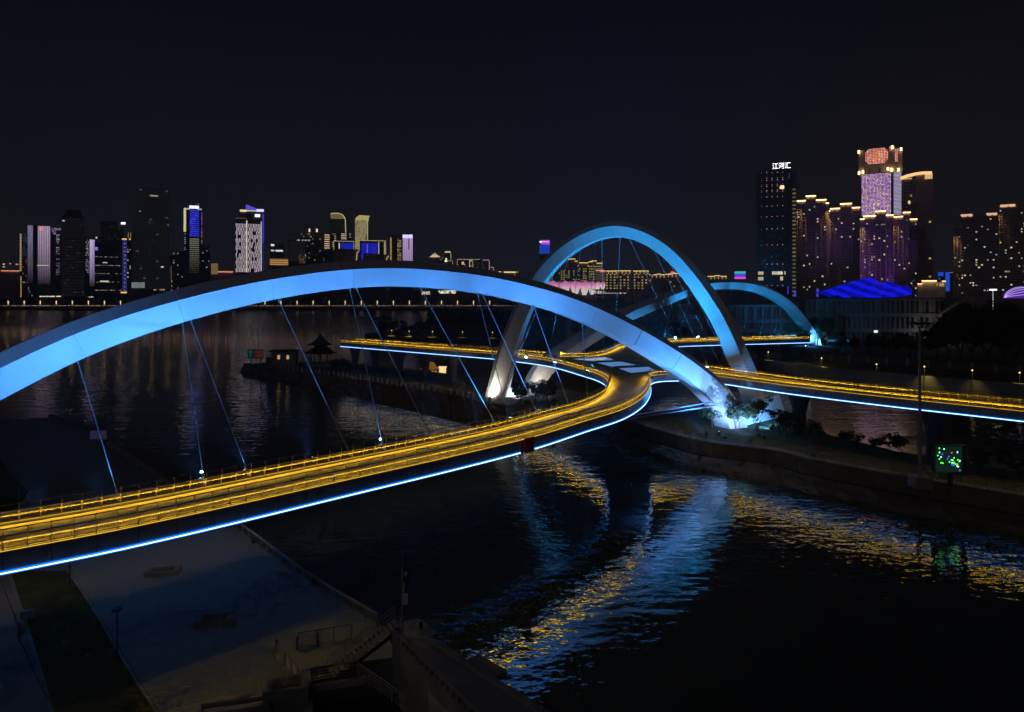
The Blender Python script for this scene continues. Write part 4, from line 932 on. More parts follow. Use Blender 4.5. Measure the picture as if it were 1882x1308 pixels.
class Bld:
    def __init__(s, name, label, Y, blocks, facade='dark', depth=24, group=None, cat='building'):
        x = (blocks[0][0] + blocks[-1][1]) / 2
        s.r = thing(name, label, cat, group, (D(x, 0, Y).x, Y, 5)); s.Y = Y; s.b = blocks; s.p = MB(); s.f = FAC[facade]
        for i, bl in enumerate(blocks):
            X0, X1, _, Z1 = px2(bl[0], bl[1], bl[2], 600, Y); m = MB(); e = (i % 3) * .12; dy = bl[3] if len(bl) > 3 else 0
            m.box((X0, Y + e + dy, 4.5), (X1, Y + depth - e, Z1)); m.build('block', s.f, s.r)
    def win(s, x0, x1, y0, y1, nc, nr, fn, fw=.6, fh=.55, dy=0): grid(s.p, x0, x1, y0, y1, s.Y + dy, nc, nr, fw, fh, fn); return s
    def lit(s, x0, x1, y0, y1, col, dy=-.3):
        X0, X1, Z0, Z1 = px2(x0, x1, y0, y1, s.Y); pane(s.p, X0, X1, Z0, Z1, s.Y + dy, col); return s
    def strip(s, x0, x1, y, col, k=3.0, th=1.6, name='roof_light'):
        """glowing cornice: a real box standing a little proud of the wall"""
        X0, X1, Z0, Z1 = px2(x0, x1, y, y + th, s.Y); m = MB(); m.box((X0, s.Y - 1.6, Z0), (X1, s.Y - .2, Z1)); m.build(name, glow('cornice', col, k, True), s.r); return s
    def slabs(s, x0, x1, y0, y1, nr, proud=.7, name='balcony_slabs'):
        X0, X1, Z0, Z1 = px2(x0, x1, y0, y1, s.Y); m = MB()
        for j in range(nr + 1): z = Z0 + (Z1 - Z0) * j / nr; m.box((X0 + .1, s.Y - proud, z - .12), (X1 - .1, s.Y + .1, z + .12))
        tag(m.build(name, s.f, s.r), kind='stuff'); return s
    def text(s, body, x0, x1, y0, y1, col, k, dy=-.6):
        X0, X1, Z0, Z1 = px2(x0, x1, y0, y1, s.Y); sign_text(body, X0, X1, Z0, Z1, s.Y + dy, col, k, s.r); return s
    def done(s):
        if s.p.v: tag(s.p.build('windows', M['pane'], s.r, colours=True), kind='stuff')
        ph = math.atan2(s.r.location.x, s.r.location.y); s.r.rotation_euler = (0, 0, -ph); s.r.scale = (math.cos(ph), 1, 1)     # fronts face the river mouth
        return s.r
def sign_text(body, X0, X1, Z0, Z1, Y, col, k, parent):
    cu = bpy.data.curves.new('lettering', 'FONT'); cu.body = body; cu.extrude = .04; cu.offset = 0.0; to = bpy.data.objects.new('tmp', cu); COL.objects.link(to)
    dg = bpy.context.evaluated_depsgraph_get(); me = bpy.data.meshes.new_from_object(to.evaluated_get(dg)); bpy.data.objects.remove(to)
    if not me.vertices: return
    xs = [v.co.x for v in me.vertices]; ys = [v.co.y for v in me.vertices]; a, b_, c, d = min(xs), max(xs), min(ys), max(ys)
    for v in me.vertices:
        x = X0 + (v.co.x - a) / (b_ - a) * (X1 - X0); z = Z0 + (v.co.y - c) / (d - c) * (Z1 - Z0); v.co = (x, Y - v.co.z * 4, z)
    me.materials.clear(); me.materials.append(glow('sign light', col, k, False)); link('lettering', me, parent)
PK, VI, BL, WM, YL, CL = (.75, .45, .62), (.55, .42, .85), (.02, .03, .75), (1, .62, .28), (.9, .62, .10), (.6, .75, .8)
sc = lambda c, k: (c[0] * k, c[1] * k, c[2] * k)
def rnd_win(p, cols, lo=.15, hi=.8, dim=.006):
    return lambda i, j: sc(rc.choice(cols), rc.uniform(lo, hi)) if rc.random() < p else (dim, dim, dim * 1.1)  # unlit panes keep a faint glow put into their colour
none_win = lambda p, cols, lo=.15, hi=.8: (lambda i, j: sc(rc.choice(cols), rc.uniform(lo, hi)) if rc.random() < p else None)

# ---- left skyline across the river
FY = 1190
b = Bld('brick_block', 'low brown block with glowing red roof line at the far left edge', FY, [(-30, 38, 497)], 'brown'); b.strip(2, 36, 496.5, (1, .35, .2), 1.2); b.lit(5, 9, 484, 486, WM).lit(5, 9, 489, 491, WM).lit(17, 20, 483, 485, (1, .4, .3)).lit(29, 34, 484, 486, (1, .4, .3)); b.done()
b = Bld('office_tower', 'narrow blue-grey tower with a dotted amber line down its left edge', FY + 20, [(36, 54, 427)], 'dark')
b.win(36.5, 39.5, 429, 546, 1, 42, lambda i, j: sc((1, .66, .28), .9) if j not in (25, 26, 27) else None, 1, .5).win(41, 52, 428, 470, 5, 14, none_win(.5, ((.05, .08, .16),), .5, 1), .7, .6).win(41, 52, 472, 545, 4, 18, none_win(.12, (WM, CL)), .6, .4); b.done()
def fade(i, j, n, col): k = max(0, 1 - (j / n) ** 1.2 * 1.0); return sc(col, k)
b = Bld('stripe_tower', 'twin-fronted tower with pale pink vertical light stripes and a red ring emblem', FY, [(50.5, 61, 414), (61, 67.5, 414.5, 4), (67.5, 95, 414)], 'dark')
b.win(51, 60.5, 414.5, 520, 7, 40, lambda i, j: fade(i, j, 40, sc((.36, .32, .5), rc.uniform(.5, .9))), .9, .95)
b.win(69, 93, 415, 522, 15, 24, lambda i, j: fade(i, j, 24, (.75, .55, .78) if i % 2 else (.16, .12, .2)), 1, 1).lit(68, 90, 486.5, 488, (.7, .65, .5), -.5)
X, _, Z, _ = px2(75.5, 76, 420, 420, FY); m = MB()
for i in range(16):
    a0_, a1_ = math.tau * i / 16, math.tau * (i + 1) / 16; m.poly([(X + q * math.cos(a), FY - .7, Z + q * math.sin(a)) for q, a in ((1.1, a0_), (2.9, a0_), (2.9, a1_), (1.1, a1_))])
m.build('emblem', glow('red emblem', (1, .09, .06), 2.4, False), b.r); b.win(51.5, 60, 520, 548, 4, 8, none_win(.15, (CL,))); b.done()
b = Bld('grid_block', 'office block with violet-white window rows partly behind the dark domed tower', FY + 12, [(93, 128, 418)], 'dark')
b.win(95, 103, 418.5, 431, 4, 3, none_win(.8, (VI, PK), .5, 1), .6, .8).win(103, 118, 419, 423, 7, 2, none_win(.8, (VI, (.9, .8, .8))), .8, .6).win(103, 116, 430, 468, 6, 10, none_win(.75, (VI, (.8, .7, .8)), .4, 1), .7, .4).win(103, 116, 474, 506, 6, 8, none_win(.6, (VI,), .2, .6), .7, .4); b.done()
b = Bld('domed_tower', 'dark tower with a rounded stepped crown and no lit facade', FY - 45, [(110, 158, 432), (112.5, 155.5, 398), (118, 152, 392), (122, 149, 385)], 'black', 30)
m = MB(); X, _, Z, _ = px2(135, 136, 392, 392, FY - 45); m.dome((X, FY - 33, Z), 14, 10, 8.5, 14, 6); m.build('crown', FAC['black'], b.r)
m = MB(); m.bar((X - 14, FY - 40, Z), (X - 14, FY - 40, Z + 16), .3, 5); m.build('antenna', FAC['black'], b.r)
b.win(112.5, 155, 400, 545, 9, 26, lambda i, j: (.0085, .008, .0075) if rc.random() < .95 else (.03, .026, .02), .8, .6); b.lit(114.5, 119, 405, 407, (.9, .7, .65)); b.done()  # dark panes carry a faint painted glow lifting the tower towards sky tone
b = Bld('column_block', 'block with a tall glowing pink-violet corner column and window rows', FY, [(150, 164, 438), (163.5, 174.5, 439.5)], 'dark')
b.win(153, 164, 439.5, 470, 5, 8, none_win(.75, (VI, (.8, .75, .8)), .4, 1), .75, .45).win(153, 164, 475, 502, 5, 7, none_win(.7, (VI,), .3, .9), .75, .45).win(165, 174, 440, 526, 6, 30, lambda i, j: fade(i, j, 30, ((.95, .62, .8), (.55, .5, .9), (.6, .65, .95), (.55, .45, .9), (.7, .45, .85), (.6, .4, .8))[i]), 1, 1); b.done()
b = Bld('wide_office', 'wide dark office block with thin pale floor lines and small blue letters', FY + 6, [(174, 228, 446), (184, 228, 405, 8)], 'black')
for y in (471.5, 487, 502, 517.5, 532.5): b.win(175, 223, y, y + 1.2, 22, 1, none_win(.7, ((.5, .45, .32), (.35, .33, .28)), .3, 1), .9, 1)
b.lit(189, 197, 481.5, 483.5, (.6, .6, .5)).lit(184, 200, 515.5, 518, (.75, .72, .5)).lit(222.5, 231, 407, 411, (2, 2, 1.9)).lit(176, 179, 436, 438.5, (1.2, .9, .5)).lit(175, 180.5, 453.5, 461, (.02, .05, .5)); b.text('IFC', 175.5, 180, 455, 460, (.5, .7, 1), 1.3, -.8)
b.win(186, 222, 412, 440, 9, 9, none_win(.15, ((.1, .09, .08),)), .4, .5); b.done()
b = Bld('blue_column_tower', 'slim tower with two deep-blue light columns and a yellow crown', FY - 10, [(224, 241, 437), (234, 242, 426, 6)], 'black')
b.win(225, 233.5, 439, 535, 5, 40, lambda i, j: (.03, .03, .24) if i in (0, 1, 3, 4) else ((.5, .35, .2) if j % 3 == 0 else (.02, .02, .1)), 1, .8).lit(224, 233, 438, 440.5, sc(YL, 1.3)).lit(237, 240, 438, 440.5, sc(YL, 1.3)).lit(235, 236.5, 427, 437, (.35, .2, .08)).lit(239.5, 241, 427, 437, (.35, .2, .08)).lit(222, 233, 536, 538.5, sc(YL, 1.5)).lit(239, 243, 535.5, 540, (3, 2.2, .9)).win(233, 241, 445, 530, 2, 22, none_win(.2, (WM, CL))); b.done()
b = Bld('dark_skyscraper', 'tallest broad unlit skyscraper left of the blue tower', FY + 60, [(243, 311, 345.5)], 'dark', 40)
b.win(244, 310, 347, 545, 11, 44, lambda i, j: (.0075, .0075, .008) if rc.random() < .985 else (.06, .055, .045), .85, .7).lit(275.5, 290.5, 358, 360.5, (.42, .4, .3)).lit(256, 259, 388, 390, (.3, .3, .28)).lit(308.5, 310.5, 410, 414, (.05, .15, .4)).lit(296, 301, 489, 491, (1, 1, .95)).win(268, 288, 406, 412, 8, 3, none_win(.5, ((.1, .1, .09),)), .8, .5); b.done()  # unlit glass given a slight glow to soften the black front
b = Bld('screen_house', 'low house with a small grey lit billboard below the dark skyscraper', FY - 55, [(238, 300, 531)], 'black', 14); b.lit(242, 255, 518.5, 529, (.20, .23, .26)).lit(255.5, 258, 518.5, 529, (.24, .26, .25)); X0, X1, Z0, Z1 = px2(241.5, 266.5, 518, 531.5, FY - 55); m = MB(); m.box((X0, FY - 55, Z0), (X1, FY - 53, Z1)); m.build('billboard', FAC['grey'], b.r); b.lit(258.5, 266, 518.5, 529, (.20, .23, .26)).win(280, 305, 531, 533.5, 12, 1, none_win(.8, ((.8, .6, .3),)), 1, 1); b.done()
b = Bld('low_offices', 'dim low office blocks left of the blue-striped tower', FY, [(313, 326, 470), (324, 340, 462), (370, 387, 450)], 'black')
b.win(314, 340, 464, 540, 7, 18, none_win(.10, (WM, CL)), .5, .5).win(371, 386, 454, 500, 4, 12, none_win(.15, (CL, WM, VI)), .5, .5).win(313.5, 316.5, 478, 525, 1, 1, lambda i, j: (.12, .07, .03)); b.done()
b = Bld('blue_stripe_tower', 'slender tower with blue horizontal light bars and a cream left edge', FY, [(339, 371, 383), (347, 367, 374)], 'black')
b.win(348.5, 366, 385, 435, 1, 13, lambda i, j: (.035, .045, .85), 1, .55).win(348.5, 366, 385, 435, 5, 13, none_win(.25, ((.05, .06, 1.0),), .6, 1.2), 1, .9).win(348.5, 366, 437, 506, 1, 18, lambda i, j: sc((.42, .40, .28), max(0, 1 - j / 17)), 1, .3).lit(337.6, 342, 383, 426, (.85, .75, .42)).lit(348, 365.5, 377.5, 383, (1.6, 1.7, 2)).lit(339, 349, 382.5, 385, (.7, .65, .5)).lit(364, 371, 382.5, 385, (.5, .45, .9)).win(370, 371.8, 386, 448, 1, 16, none_win(.85, ((.08, .08, .9), (.6, .15, .3)), .6, 1), 1, .7).win(339, 341.5, 428, 460, 1, 9, none_win(.8, ((.4, .5, .5),), .3, 1), 1, .4).win(348, 366, 372, 376, 8, 1, none_win(.4, ((.3, .3, .3),))); b.done()
b = Bld('orange_halls', 'low hall with orange louvres and a long orange roof line', FY, [(386, 401, 483), (401, 431, 497)], 'brown'); b.win(388, 400.5, 484, 504, 1, 9, lambda i, j: (.40, .24, .10), 1, .5); b.strip(401, 428, 498.5, (1, .42, .2), 1.1); b.done()
b = Bld('pixel_tower', 'bright tower covered in white and pink vertical dashes with black squares', FY - 20, [(432.5, 455, 403), (453, 481.5, 403), (441, 485.5, 384, 3)], 'black', 30)
holes = ((2, 2, 3), (8, 10, 2), (10, 11, 3), (1, 11, 4), (5, 8, 5), (5, 7, 6), (2, 9, 8), (8, 10, 9), (2, 9, 10))
def dash(n0):
    def f(i, j):
        for (q, c, rr_) in ((1, 4, 3), (1, 5, 5), (0, 2, 8), (2, 4, 7)):
            if n0 and abs(i - c * 1.0) <= q and rr_ == j // 2: return None
        if not n0 and ((5 <= i <= 8 and j in (4, 5)) or (i in (3, 4) and j in (8, 9)) or (10 <= i <= 11 and j in (8, 9)) or (6 <= i <= 7 and 10 <= j <= 14) or (4 <= i <= 6 and j in (13, 14)) or (4 <= i <= 5 and j in (18, 19)) or (8 <= i <= 9 and j in (18, 19)) or (4 <= i <= 7 and j in (24, 25))): return None
        if (i + (j // 2)) % 2: return None
        return sc(rc.choice(((1, .86, .95), (.9, .75, 1), (1, .8, .8))), rc.uniform(.55, 1.0))
    return f
b.win(433.5, 452.5, 411, 500, 13, 26, dash(1), .85, .92).win(456, 480, 411, 500, 16, 26, dash(0), .85, .92).lit(452.8, 454.4, 405, 500, (1.1, 1.0, .8)).lit(433, 453, 400.5, 402, (.1, .09, .08)).lit(479.5, 481, 406, 500, (.75, .7, .65)).win(482.5, 485.4, 392, 500, 1, 40, lambda i, j: sc((.08, .07, .85), 1 if j < 20 else .25), 1, .7).lit(468.5, 478, 393, 398, (1.8, 1.9, 2)).lit(441, 453, 385.5, 389.5, (1.2, 1, .55)).lit(453, 472, 386, 388, (.9, .8, .6)).lit(471.5, 485, 383.5, 388, (1.1, 1.1, 2))
X0, X1, Z0, Z1 = px2(452, 473, 375.5, 385, FY - 20); m = MB(); m.prism([(X0, FY - 18), (X1, FY - 18), (X1, FY - 8), (X0, FY - 8)], Z0, Z0 + 1); m.loft([[(X0, FY - 17, Z0), (X0 + 1, FY - 17, Z0), (X0 + 1, FY - 17, Z1), (X0, FY - 17, Z1)], [(X1, FY - 17, Z0), (X1 + .1, FY - 17, Z0), (X1 + .1, FY - 17, Z0 + 2), (X1, FY - 17, Z0 + 2)]]); m.build('crown_fin', glow('fin light', (.14, .12, 1), .8, False), b.r); b.done()
b = Bld('terrace_hotel', 'stepped low building with warm terrace lines and white signs', FY, [(494, 533, 474), (496, 522, 447)], 'black'); b.lit(498, 504, 448.5, 452, (1.2, 1.2, .8)).lit(498, 504, 459, 461.5, (.6, .9, 1.1)).lit(506.5, 520, 459, 462, (.9, 1, 1.1)).win(496, 531, 475, 487, 1, 6, lambda i, j: (1.0, .55, .16) if j % 2 else (.5, .25, .07), 1, .5); b.done()
b = Bld('slab_offices', 'dark pair of slab offices with small orange windows and two bright roof lamps', FY, [(530, 562, 440), (553, 600, 425, 6), (598, 612, 428, 3)], 'black')
b.win(545, 573, 440, 443, 9, 1, none_win(.85, ((.8, .85, .9),)), .7, .8).win(549, 563, 464, 484, 6, 6, none_win(.7, ((.35, .18, .06),)), .6, .7).lit(567.5, 570, 420, 426, (1.6, 1.1, .8)).lit(581, 584, 420, 426, (1.6, 1.1, .8)).win(553, 600, 428, 480, 14, 12, none_win(.10, ((.4, .35, .3), WM)), .5, .5).win(532, 560, 444, 480, 10, 10, lambda i, j: (.02, .019, .018), .5, .7).win(596.5, 606, 429, 457, 1, 7, lambda i, j: (1.1, .8, .48), 1, .32); b.done()
b = Bld('warm_slabs', 'mid-rise with stacked warm light slabs beneath the curved-top tower', FY - 10, [(609, 646, 427)], 'black', 10); b.win(610, 618, 428, 455, 2, 7, none_win(.8, ((1, .75, .5),)), .8, .32).win(627, 637, 428, 440, 1, 4, lambda i, j: (1, .75, .5), 1, .32).win(641, 646, 428, 440, 1, 4, none_win(.8, ((1, .75, .5),)), .7, .32); b.done()
# curved-top tower
Y0 = FY + 25; b = Bld('curved_tower', 'dark tower whose top curves over, outlined in pale gold', Y0, [(607.5, 635, 402)], 'black')
def arc(px, Y, th, d, name, mt, parent):
    m = MB(); pp = [D(x, y, Y) for x, y in px]; rg = []
    for i, p in enumerate(pp):
        q = pp[min(len(pp) - 1, i + 1)] - pp[max(0, i - 1)]; n = Vector((-q.z, 0, q.x)).normalized() * th; rg.append([p - n, p - n + Vector((0, d, 0)), p + n + Vector((0, d, 0)), p + n])
    m.loft(rg); m.build(name, mt, parent)
X0, X1, Z0, Z1 = px2(607.5, 635, 392, 402, Y0); m = MB(); m.loft([[(x, Y0, z) for x, z in ((X0, Z0), (X1, Z0), (X1 - 1.5, Z0 + 4.5), (X1 - 5, Z0 + 8), (X0 + 10, Z1), (X0, Z1 - .6))], [(x, Y0 + 20, z) for x, z in ((X0, Z0), (X1, Z0), (X1 - 1.5, Z0 + 4.5), (X1 - 5, Z0 + 8), (X0 + 10, Z1), (X0, Z1 - .6))]]); m.build('curved_cap', glow('gold cap', (.42, .36, .16), .38, False), b.r)
arc(((607.5, 392.8), (616, 391.6), (624, 392), (629, 394), (632.5, 398), (634.6, 404), (635.2, 427)), Y0 - .6, .7, 1, 'outline_light', glow('gold line', (.8, .66, .28), .9, False), b.r); b.win(609, 633, 404, 426, 6, 9, lambda i, j: (.012, .012, .011), .7, .6); b.done()
Y0 = FY + 10; b = Bld('gold_tower', 'glittering pale gold tower with a slanting curved top', Y0, [(652.2, 676, 404)], 'grey')
X0, X1, Z0, Z1 = px2(652.2, 679.5, 395, 404, Y0); m = MB(); pr = [(X0, Z0), (X0 + 24, Z0), (X1 - 1.4, Z1 - 2), (X1, Z1 - 1), (X0 + 8, Z1), (X0 + 3, Z0 + 5)]; m.loft([[(x, Y0, z) for x, z in pr], [(x, Y0 + 20, z) for x, z in pr]]); m.build('slanted_top', glow('gold top', (.65, .55, .22), .8, False), b.r)
b.win(652.5, 675.5, 404, 460, 18, 40, lambda i, j: sc(rc.choice(((.62, .55, .22), (.5, .46, .2), (.62, .5, .32))), rc.uniform(.3, 1) * (1 if i + j * .35 < 22 or rc.random() < .5 else .25)), .9, .8); b.lit(675.3, 676.2, 404, 460, (.7, .62, .3)); b.done()
# blue screens
for nm_, lb, x0, x1, y0, y1, Y0, wx in (('screen_block', 'smaller blue-screened block with gold frame lines below the curved tower', 613, 650, 443, 480, FY - 30, (627, 649.5, 446, 461)), ('screen_hall', 'larger blue-screened block with gold frame below the gold tower', 660, 709, 442, 482, FY - 32, (664, 694, 446.5, 478))):
    b = Bld(nm_, lb, Y0, [(x0, x1, y0)], 'black', 16); b.win(wx[0], wx[1], wx[2], wx[3], 1, 12, lambda i, j: (.012, .02, .62), 1, .75).win(wx[0], wx[1], wx[2], wx[3], 6, 12, none_win(.12, ((.05, .08, .9),)), 1, .8)
    arc(((x0 + .4, 470), (x0 + .4, y0), (x1, y0), (x1, y1 - 14)), Y0 - .5, .55, 1, 'outline_light', glow('frame gold', (.85, .66, .34), .6, False), b.r)
    if x0 == 660: b.lit(695.5, 696.7, 444, 468, (.8, .65, .35)).win(705.5, 708.5, 444, 470, 1, 10, lambda i, j: (.7, .6, .3), .8, .6).win(674, 676, 447, 470, 1, 1, lambda i, j: (.3, .35, .9), .5, 1)
    else: b.lit(622.5, 624.5, 446, 458, (.9, .75, .5))
    b.done()
for nm_, lb, x0, n, y0 in (('vaulted_hall', 'row of dark bronze vaulted shells left of the gold tower', 613, 5, 457), ('vaulted_annex', 'lower row of dark bronze vaulted shells right of the gold tower', 668, 5, 466)):
    r = thing(nm_, lb, 'building', loc=(D(x0, 0, FY - 60).x, FY - 60, 5))
    for i in range(n):
        x = x0 + i * 9.2; pts_ = [(x, 482), (x + .5, y0 + 5), (x + 2.5, y0 + 1 + i * .4), (x + 6, y0 + i * .5), (x + 10.5, y0 + 1.5 + i * .5)]; arc(pts_, FY - 60 + i * .4, 1.2, 14, 'shell', mat('bronze', (.20, .13, .08), .5) if i == 0 else r.children[0].data.materials[0], r)
        pp = [D(a, q, FY - 59 + i * .4) for a, q in ((x + 1, 490), (x + 1, y0 + 4), (x + 9.6, y0 + 3), (x + 9.6, 490))]; m = MB(); m.loft([[p for p in pp], [p + Vector((0, 12, 0)) for p in pp]]); m.build('front', FAC['brown'], r)
        if i == n - 1: arc([(x + 10.5, y0 + 1.5 + i * .5), (x + 6.5, y0 + 5 + i * .5), (x + 5, 478)], FY - 61, .5, 1, 'edge_light', glow('shell edge', (1, .75, .3), .7, False), r)
b = Bld('violet_tower', 'block half dark with yellow window columns, half glowing violet stripes', FY, [(716.5, 739, 431), (738.5, 759, 430.5)], 'black')
b.win(717, 720, 436, 482, 1, 18, lambda i, j: (.7, .5, .16), .9, .55).win(730, 737.5, 438, 482, 2, 16, none_win(.85, ((.7, .52, .2),)), .9, .5).win(740, 758.4, 433, 482, 12, 8, lambda i, j: sc((.72, .5, .95), (1 - j * .05) * (1 if i % 2 else .55)) if not (i == 7 and 1 <= j <= 3) else (.05, .03, .08), 1, 1).lit(740, 758.4, 430.8, 437, (1.1, .95, 1.5)); b.done()
b = Bld('lit_pagoda', 'small floodlit tiered roof on a dark tower right of the violet block', FY, [(795, 806, 474)], 'black', 10)
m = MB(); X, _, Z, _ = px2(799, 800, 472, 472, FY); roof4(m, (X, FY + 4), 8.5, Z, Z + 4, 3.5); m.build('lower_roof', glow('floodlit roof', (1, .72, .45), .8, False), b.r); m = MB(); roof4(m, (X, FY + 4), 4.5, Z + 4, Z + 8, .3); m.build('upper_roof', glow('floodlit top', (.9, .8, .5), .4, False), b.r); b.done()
b = Bld('outlined_house', 'dark mid-rise with pale yellow outline on its right edge and a lit roof disc', FY + 10, [(802, 829, 462), (828, 833, 478)], 'black')
arc(((819, 479), (828.6, 479), (828.6, 467), (827.5, 465)), FY + 9.4, .5, 1, 'outline_light', glow('pale outline', (.8, .72, .4), .6, False), b.r); arc(((831.5, 489), (831.5, 478)), FY + 9.4, .5, 1, 'outline_light', glow('rose outline', (.8, .5, .45), .5, False), b.r)
b.lit(817.5, 828, 461.5, 464, (.9, .7, .4)).lit(818.5, 821.5, 474, 478, (1.4, 1.2, .5)).lit(817.5, 822, 478, 481, (1.4, 1.5, 1.4)).lit(811, 817, 484, 487, (1.2, 1.0, .6)).win(803, 818, 465, 482, 5, 5, none_win(.15, ((.4, .35, .3),))); b.done()
for nm_, lb, x0, x1, yt, pts_, cl in (('outlined_block', 'flat block outlined in rose and green light lines', 840, 869, 476, ((840.5, 490), (840.5, 476.5), (868.5, 476.5), (868.5, 495)), (.8, .55, .4)), ('outlined_slab', 'grey slab with a green line along its roof', 868.5, 884, 476, ((868.8, 495), (868.8, 476.5), (882, 476.3)), (.45, .55, .2)), ('outlined_tower', 'grey slab with a rose outline on its right corner', 884, 899.5, 477, ((887, 477.6), (898.5, 477.6), (899.3, 481), (899.3, 502)), (.85, .5, .5)), ('outlined_cube', 'small block with a thin rose outline at its corner', 900, 907.5, 490, ((901, 491), (906.8, 491), (907, 498)), (.8, .5, .42))):
    b = Bld(nm_, lb, FY + 40, [(x0, x1, yt)], 'dark'); arc(pts_, FY + 39.4, .5, 1, 'outline_light', glow('outline', cl, .75, False), b.r)
    b.win(x0 + 1, x1 - 1, yt + 3, yt + 25, 7, 8, none_win(.18, ((.5, .4, .25), (.3, .28, .25))), .6, .5)
    if x0 == 840: b.lit(848.5, 853, 481, 486, (.8, .6, .25)).lit(842, 846, 489, 492, (.7, .55, .25)).lit(862.5, 863.6, 478, 494, (.8, .6, .35)).lit(863, 867, 478, 480, (.9, .5, .5)).lit(862, 865, 488, 492, (.6, .4, .2))
    b.done()
for nm_, lb, x0, x1, y in (('long_hall', 'low hall with a thick yellow roof line left of the tall arch', 900, 921, 498.8), ('long_annex', 'second low hall with a yellow roof line beside the tall arch', 926, 948, 499)):
    b = Bld(nm_, lb, FY + 10, [(x0 - 1, x1 + 1, y)], 'brown'); b.strip(x0, x1, y, (1, .75, .22), 1.6, 1.7); b.win(x0, x1, y + 4, y + 20, 6, 5, none_win(.15, (WM,)), .4, .5); b.lit(x1 + 2, x1 + 4, y, y + 1.5, (.7, .7, .3)) if x0 > 920 else None; b.done()
for i, (x0, x1, yb, lb) in enumerate(((775, 790, 535, 'left bright white shopfront under the near arch'), (806, 838, 533, 'right wide bright white shopfront under the near arch'), (73, 116, 543, 'long warm-white shopfront by the left shore'), (161, 172, 544, 'short white shopfront by the left shore'))):
    r = Bld('shopfront', lb, 1098, [(x0 - 2, x1 + 3, yb)], 'black', 10, 'shopfronts behind the far promenade', 'shop'); r.win(x0, x1, yb + .5, yb + (6 if i < 2 else 2.4), 14, 3 if i < 2 else 1, none_win(.8, ((1.0, .95, .75), (1, .85, .6)), .5, 1.6), 1, .9); r.done()

# ---- middle: stadium, slender tower and apartment rows
b = Bld('slender_tower', 'tower with purple and blue glowing head behind the tall arch', 1500, [(992, 1010, 442), (996, 1008, 463)], 'dark')
b.lit(994, 1010.3, 441, 449, (.6, .12, .85), -.6).lit(991.5, 1010.3, 449, 466, (.015, .06, .55), -.6).lit(991.5, 996, 443, 445.5, (2, 2, 2), -.8).lit(996, 1009, 443, 445, (1.6, .5, 1.6), -.8).win(992, 1010, 449, 466, 6, 8, none_win(.4, ((.02, .1, .8),)), .8, .6); b.done()
apt = ((1012, 1066, ((1010, 1020, 492), (1020, 1030, 477), (1030, 1047, 475.5), (1047, 1058, 475), (1056, 1062, 479)), 'left cluster of apartment slabs with yellow roof lights seen inside the tall arch', 1400, 12),
       (1056, 1086, ((1056, 1064, 487), (1064, 1083, 482), (1080, 1087, 488)), 'second apartment slab group with a dim face and yellow roof line', 1420, 8),
       (1082, 1108, ((1082, 1089, 480), (1087, 1097, 478.5), (1096, 1107, 483)), 'stepped apartment tower with yellow outlined roofs inside the tall arch', 1410, 7))
for x0, x1, bl, lb, Y0, nc in apt:
    b = Bld('apartment_block', lb, Y0, [(*q,) for q in bl], 'brown', 20, 'apartment blocks beyond the river')
    for (a, c, y) in bl: b.strip(a + .5, c - .5, y, (1, .72, .18), 1.3, 1.3)
    for c_ in range(nc):
        xx = x0 + (x1 - x0) * (c_ + .5) / nc; lit_ = rc.random() < .6
        b.win(xx - 1.2, xx + 1.2, max(q[2] for q in bl) + 4, 530, 1, 9, none_win(.85 if lit_ else .15, ((.62, .5, .10), (.62, .45, .12)), .5, 1.0), 1, .4)
    b.done()
b = Bld('sign_block', 'banded office block with a red roof sign inside the tall arch', 1390, [(1094, 1113, 496.5)], 'brown', 18); b.strip(1095, 1112, 496.5, (1, .7, .4), 1.3, 1); b.lit(1103, 1111, 497.8, 499.8, (2.2, .15, .12), -.9).win(1095, 1112, 500, 530, 1, 12, lambda i, j: (.13, .10, .06), 1, .4); b.done()
rows = ((1112, 1133, 497.3), (1130, 1160, 496.8), (1163, 1193, 497.2), (1192, 1196, 504), (1200, 1222, 504), (1222, 1262, 503), (1262, 1285, 505), (1300, 1336, 507))
for i, (x0, x1, y) in enumerate(rows):
    b = Bld('apartment_row', ('first', 'second', 'third', 'fourth and narrowest', 'fifth', 'sixth, red-signed,', 'seventh', 'eighth')[i] + ' apartment slab from the left in the long yellow-lit row', 1400 + (i % 2) * 15, [(x0, x1, y)], 'brown', 18, 'long row of apartment slabs')
    if i in (4, 5, 7):
        w_ = (x1 - x0) / 3
        for q in range(3): b.strip(x0 + w_ * q + .3, x0 + w_ * (q + 1) - .3, y + (0 if q != 1 else -1.2), (1, .72, .3), 1.5, 1.1)
    else: b.strip(x0 + .5, x1 - .5, y, (1, .70, .22), 1.5, 1.1)
    for c_ in range(max(1, int((x1 - x0) / 7))):
        xx = x0 + 3.5 + c_ * 7
        b.lit(xx + 2.4, xx + 3.6, y + 1, y + 6, (.8, .55, .12)).win(xx - 1.4, xx + 1.4, y + 4.5, 532, 1, 6, none_win(.8 if i < 3 else .12, ((.75, .48, .16), (.62, .45, .12)), .5, 1), 1, .4)
        b.win(xx + 2, xx + 5, y + 4.5, 532, 1, 7, none_win(.10, ((.3, .22, .14),)), .6, .3)
    if i == 5: b.lit(1233, 1240, 498.5, 501.5, (1.6, .12, .2)); b.lit(1231, 1245, 501, 502.3, (.9, .5, .5))
    b.done()
b = Bld('rainbow_screen', 'square screen glowing green, blue and violet behind the far arch', 1100, [(1348.5, 1371.5, 497)], 'black', 12)
b.win(1350, 1370.5, 498.5, 512.5, 4, 7, lambda i, j: ((.06, .75, .35), (.08, .5, .6), (.05, .15, .95), (.08, .05, .95), (.3, .05, .9), (.75, .1, .95), (.9, .12, .8))[j], 1, 1); b.done()
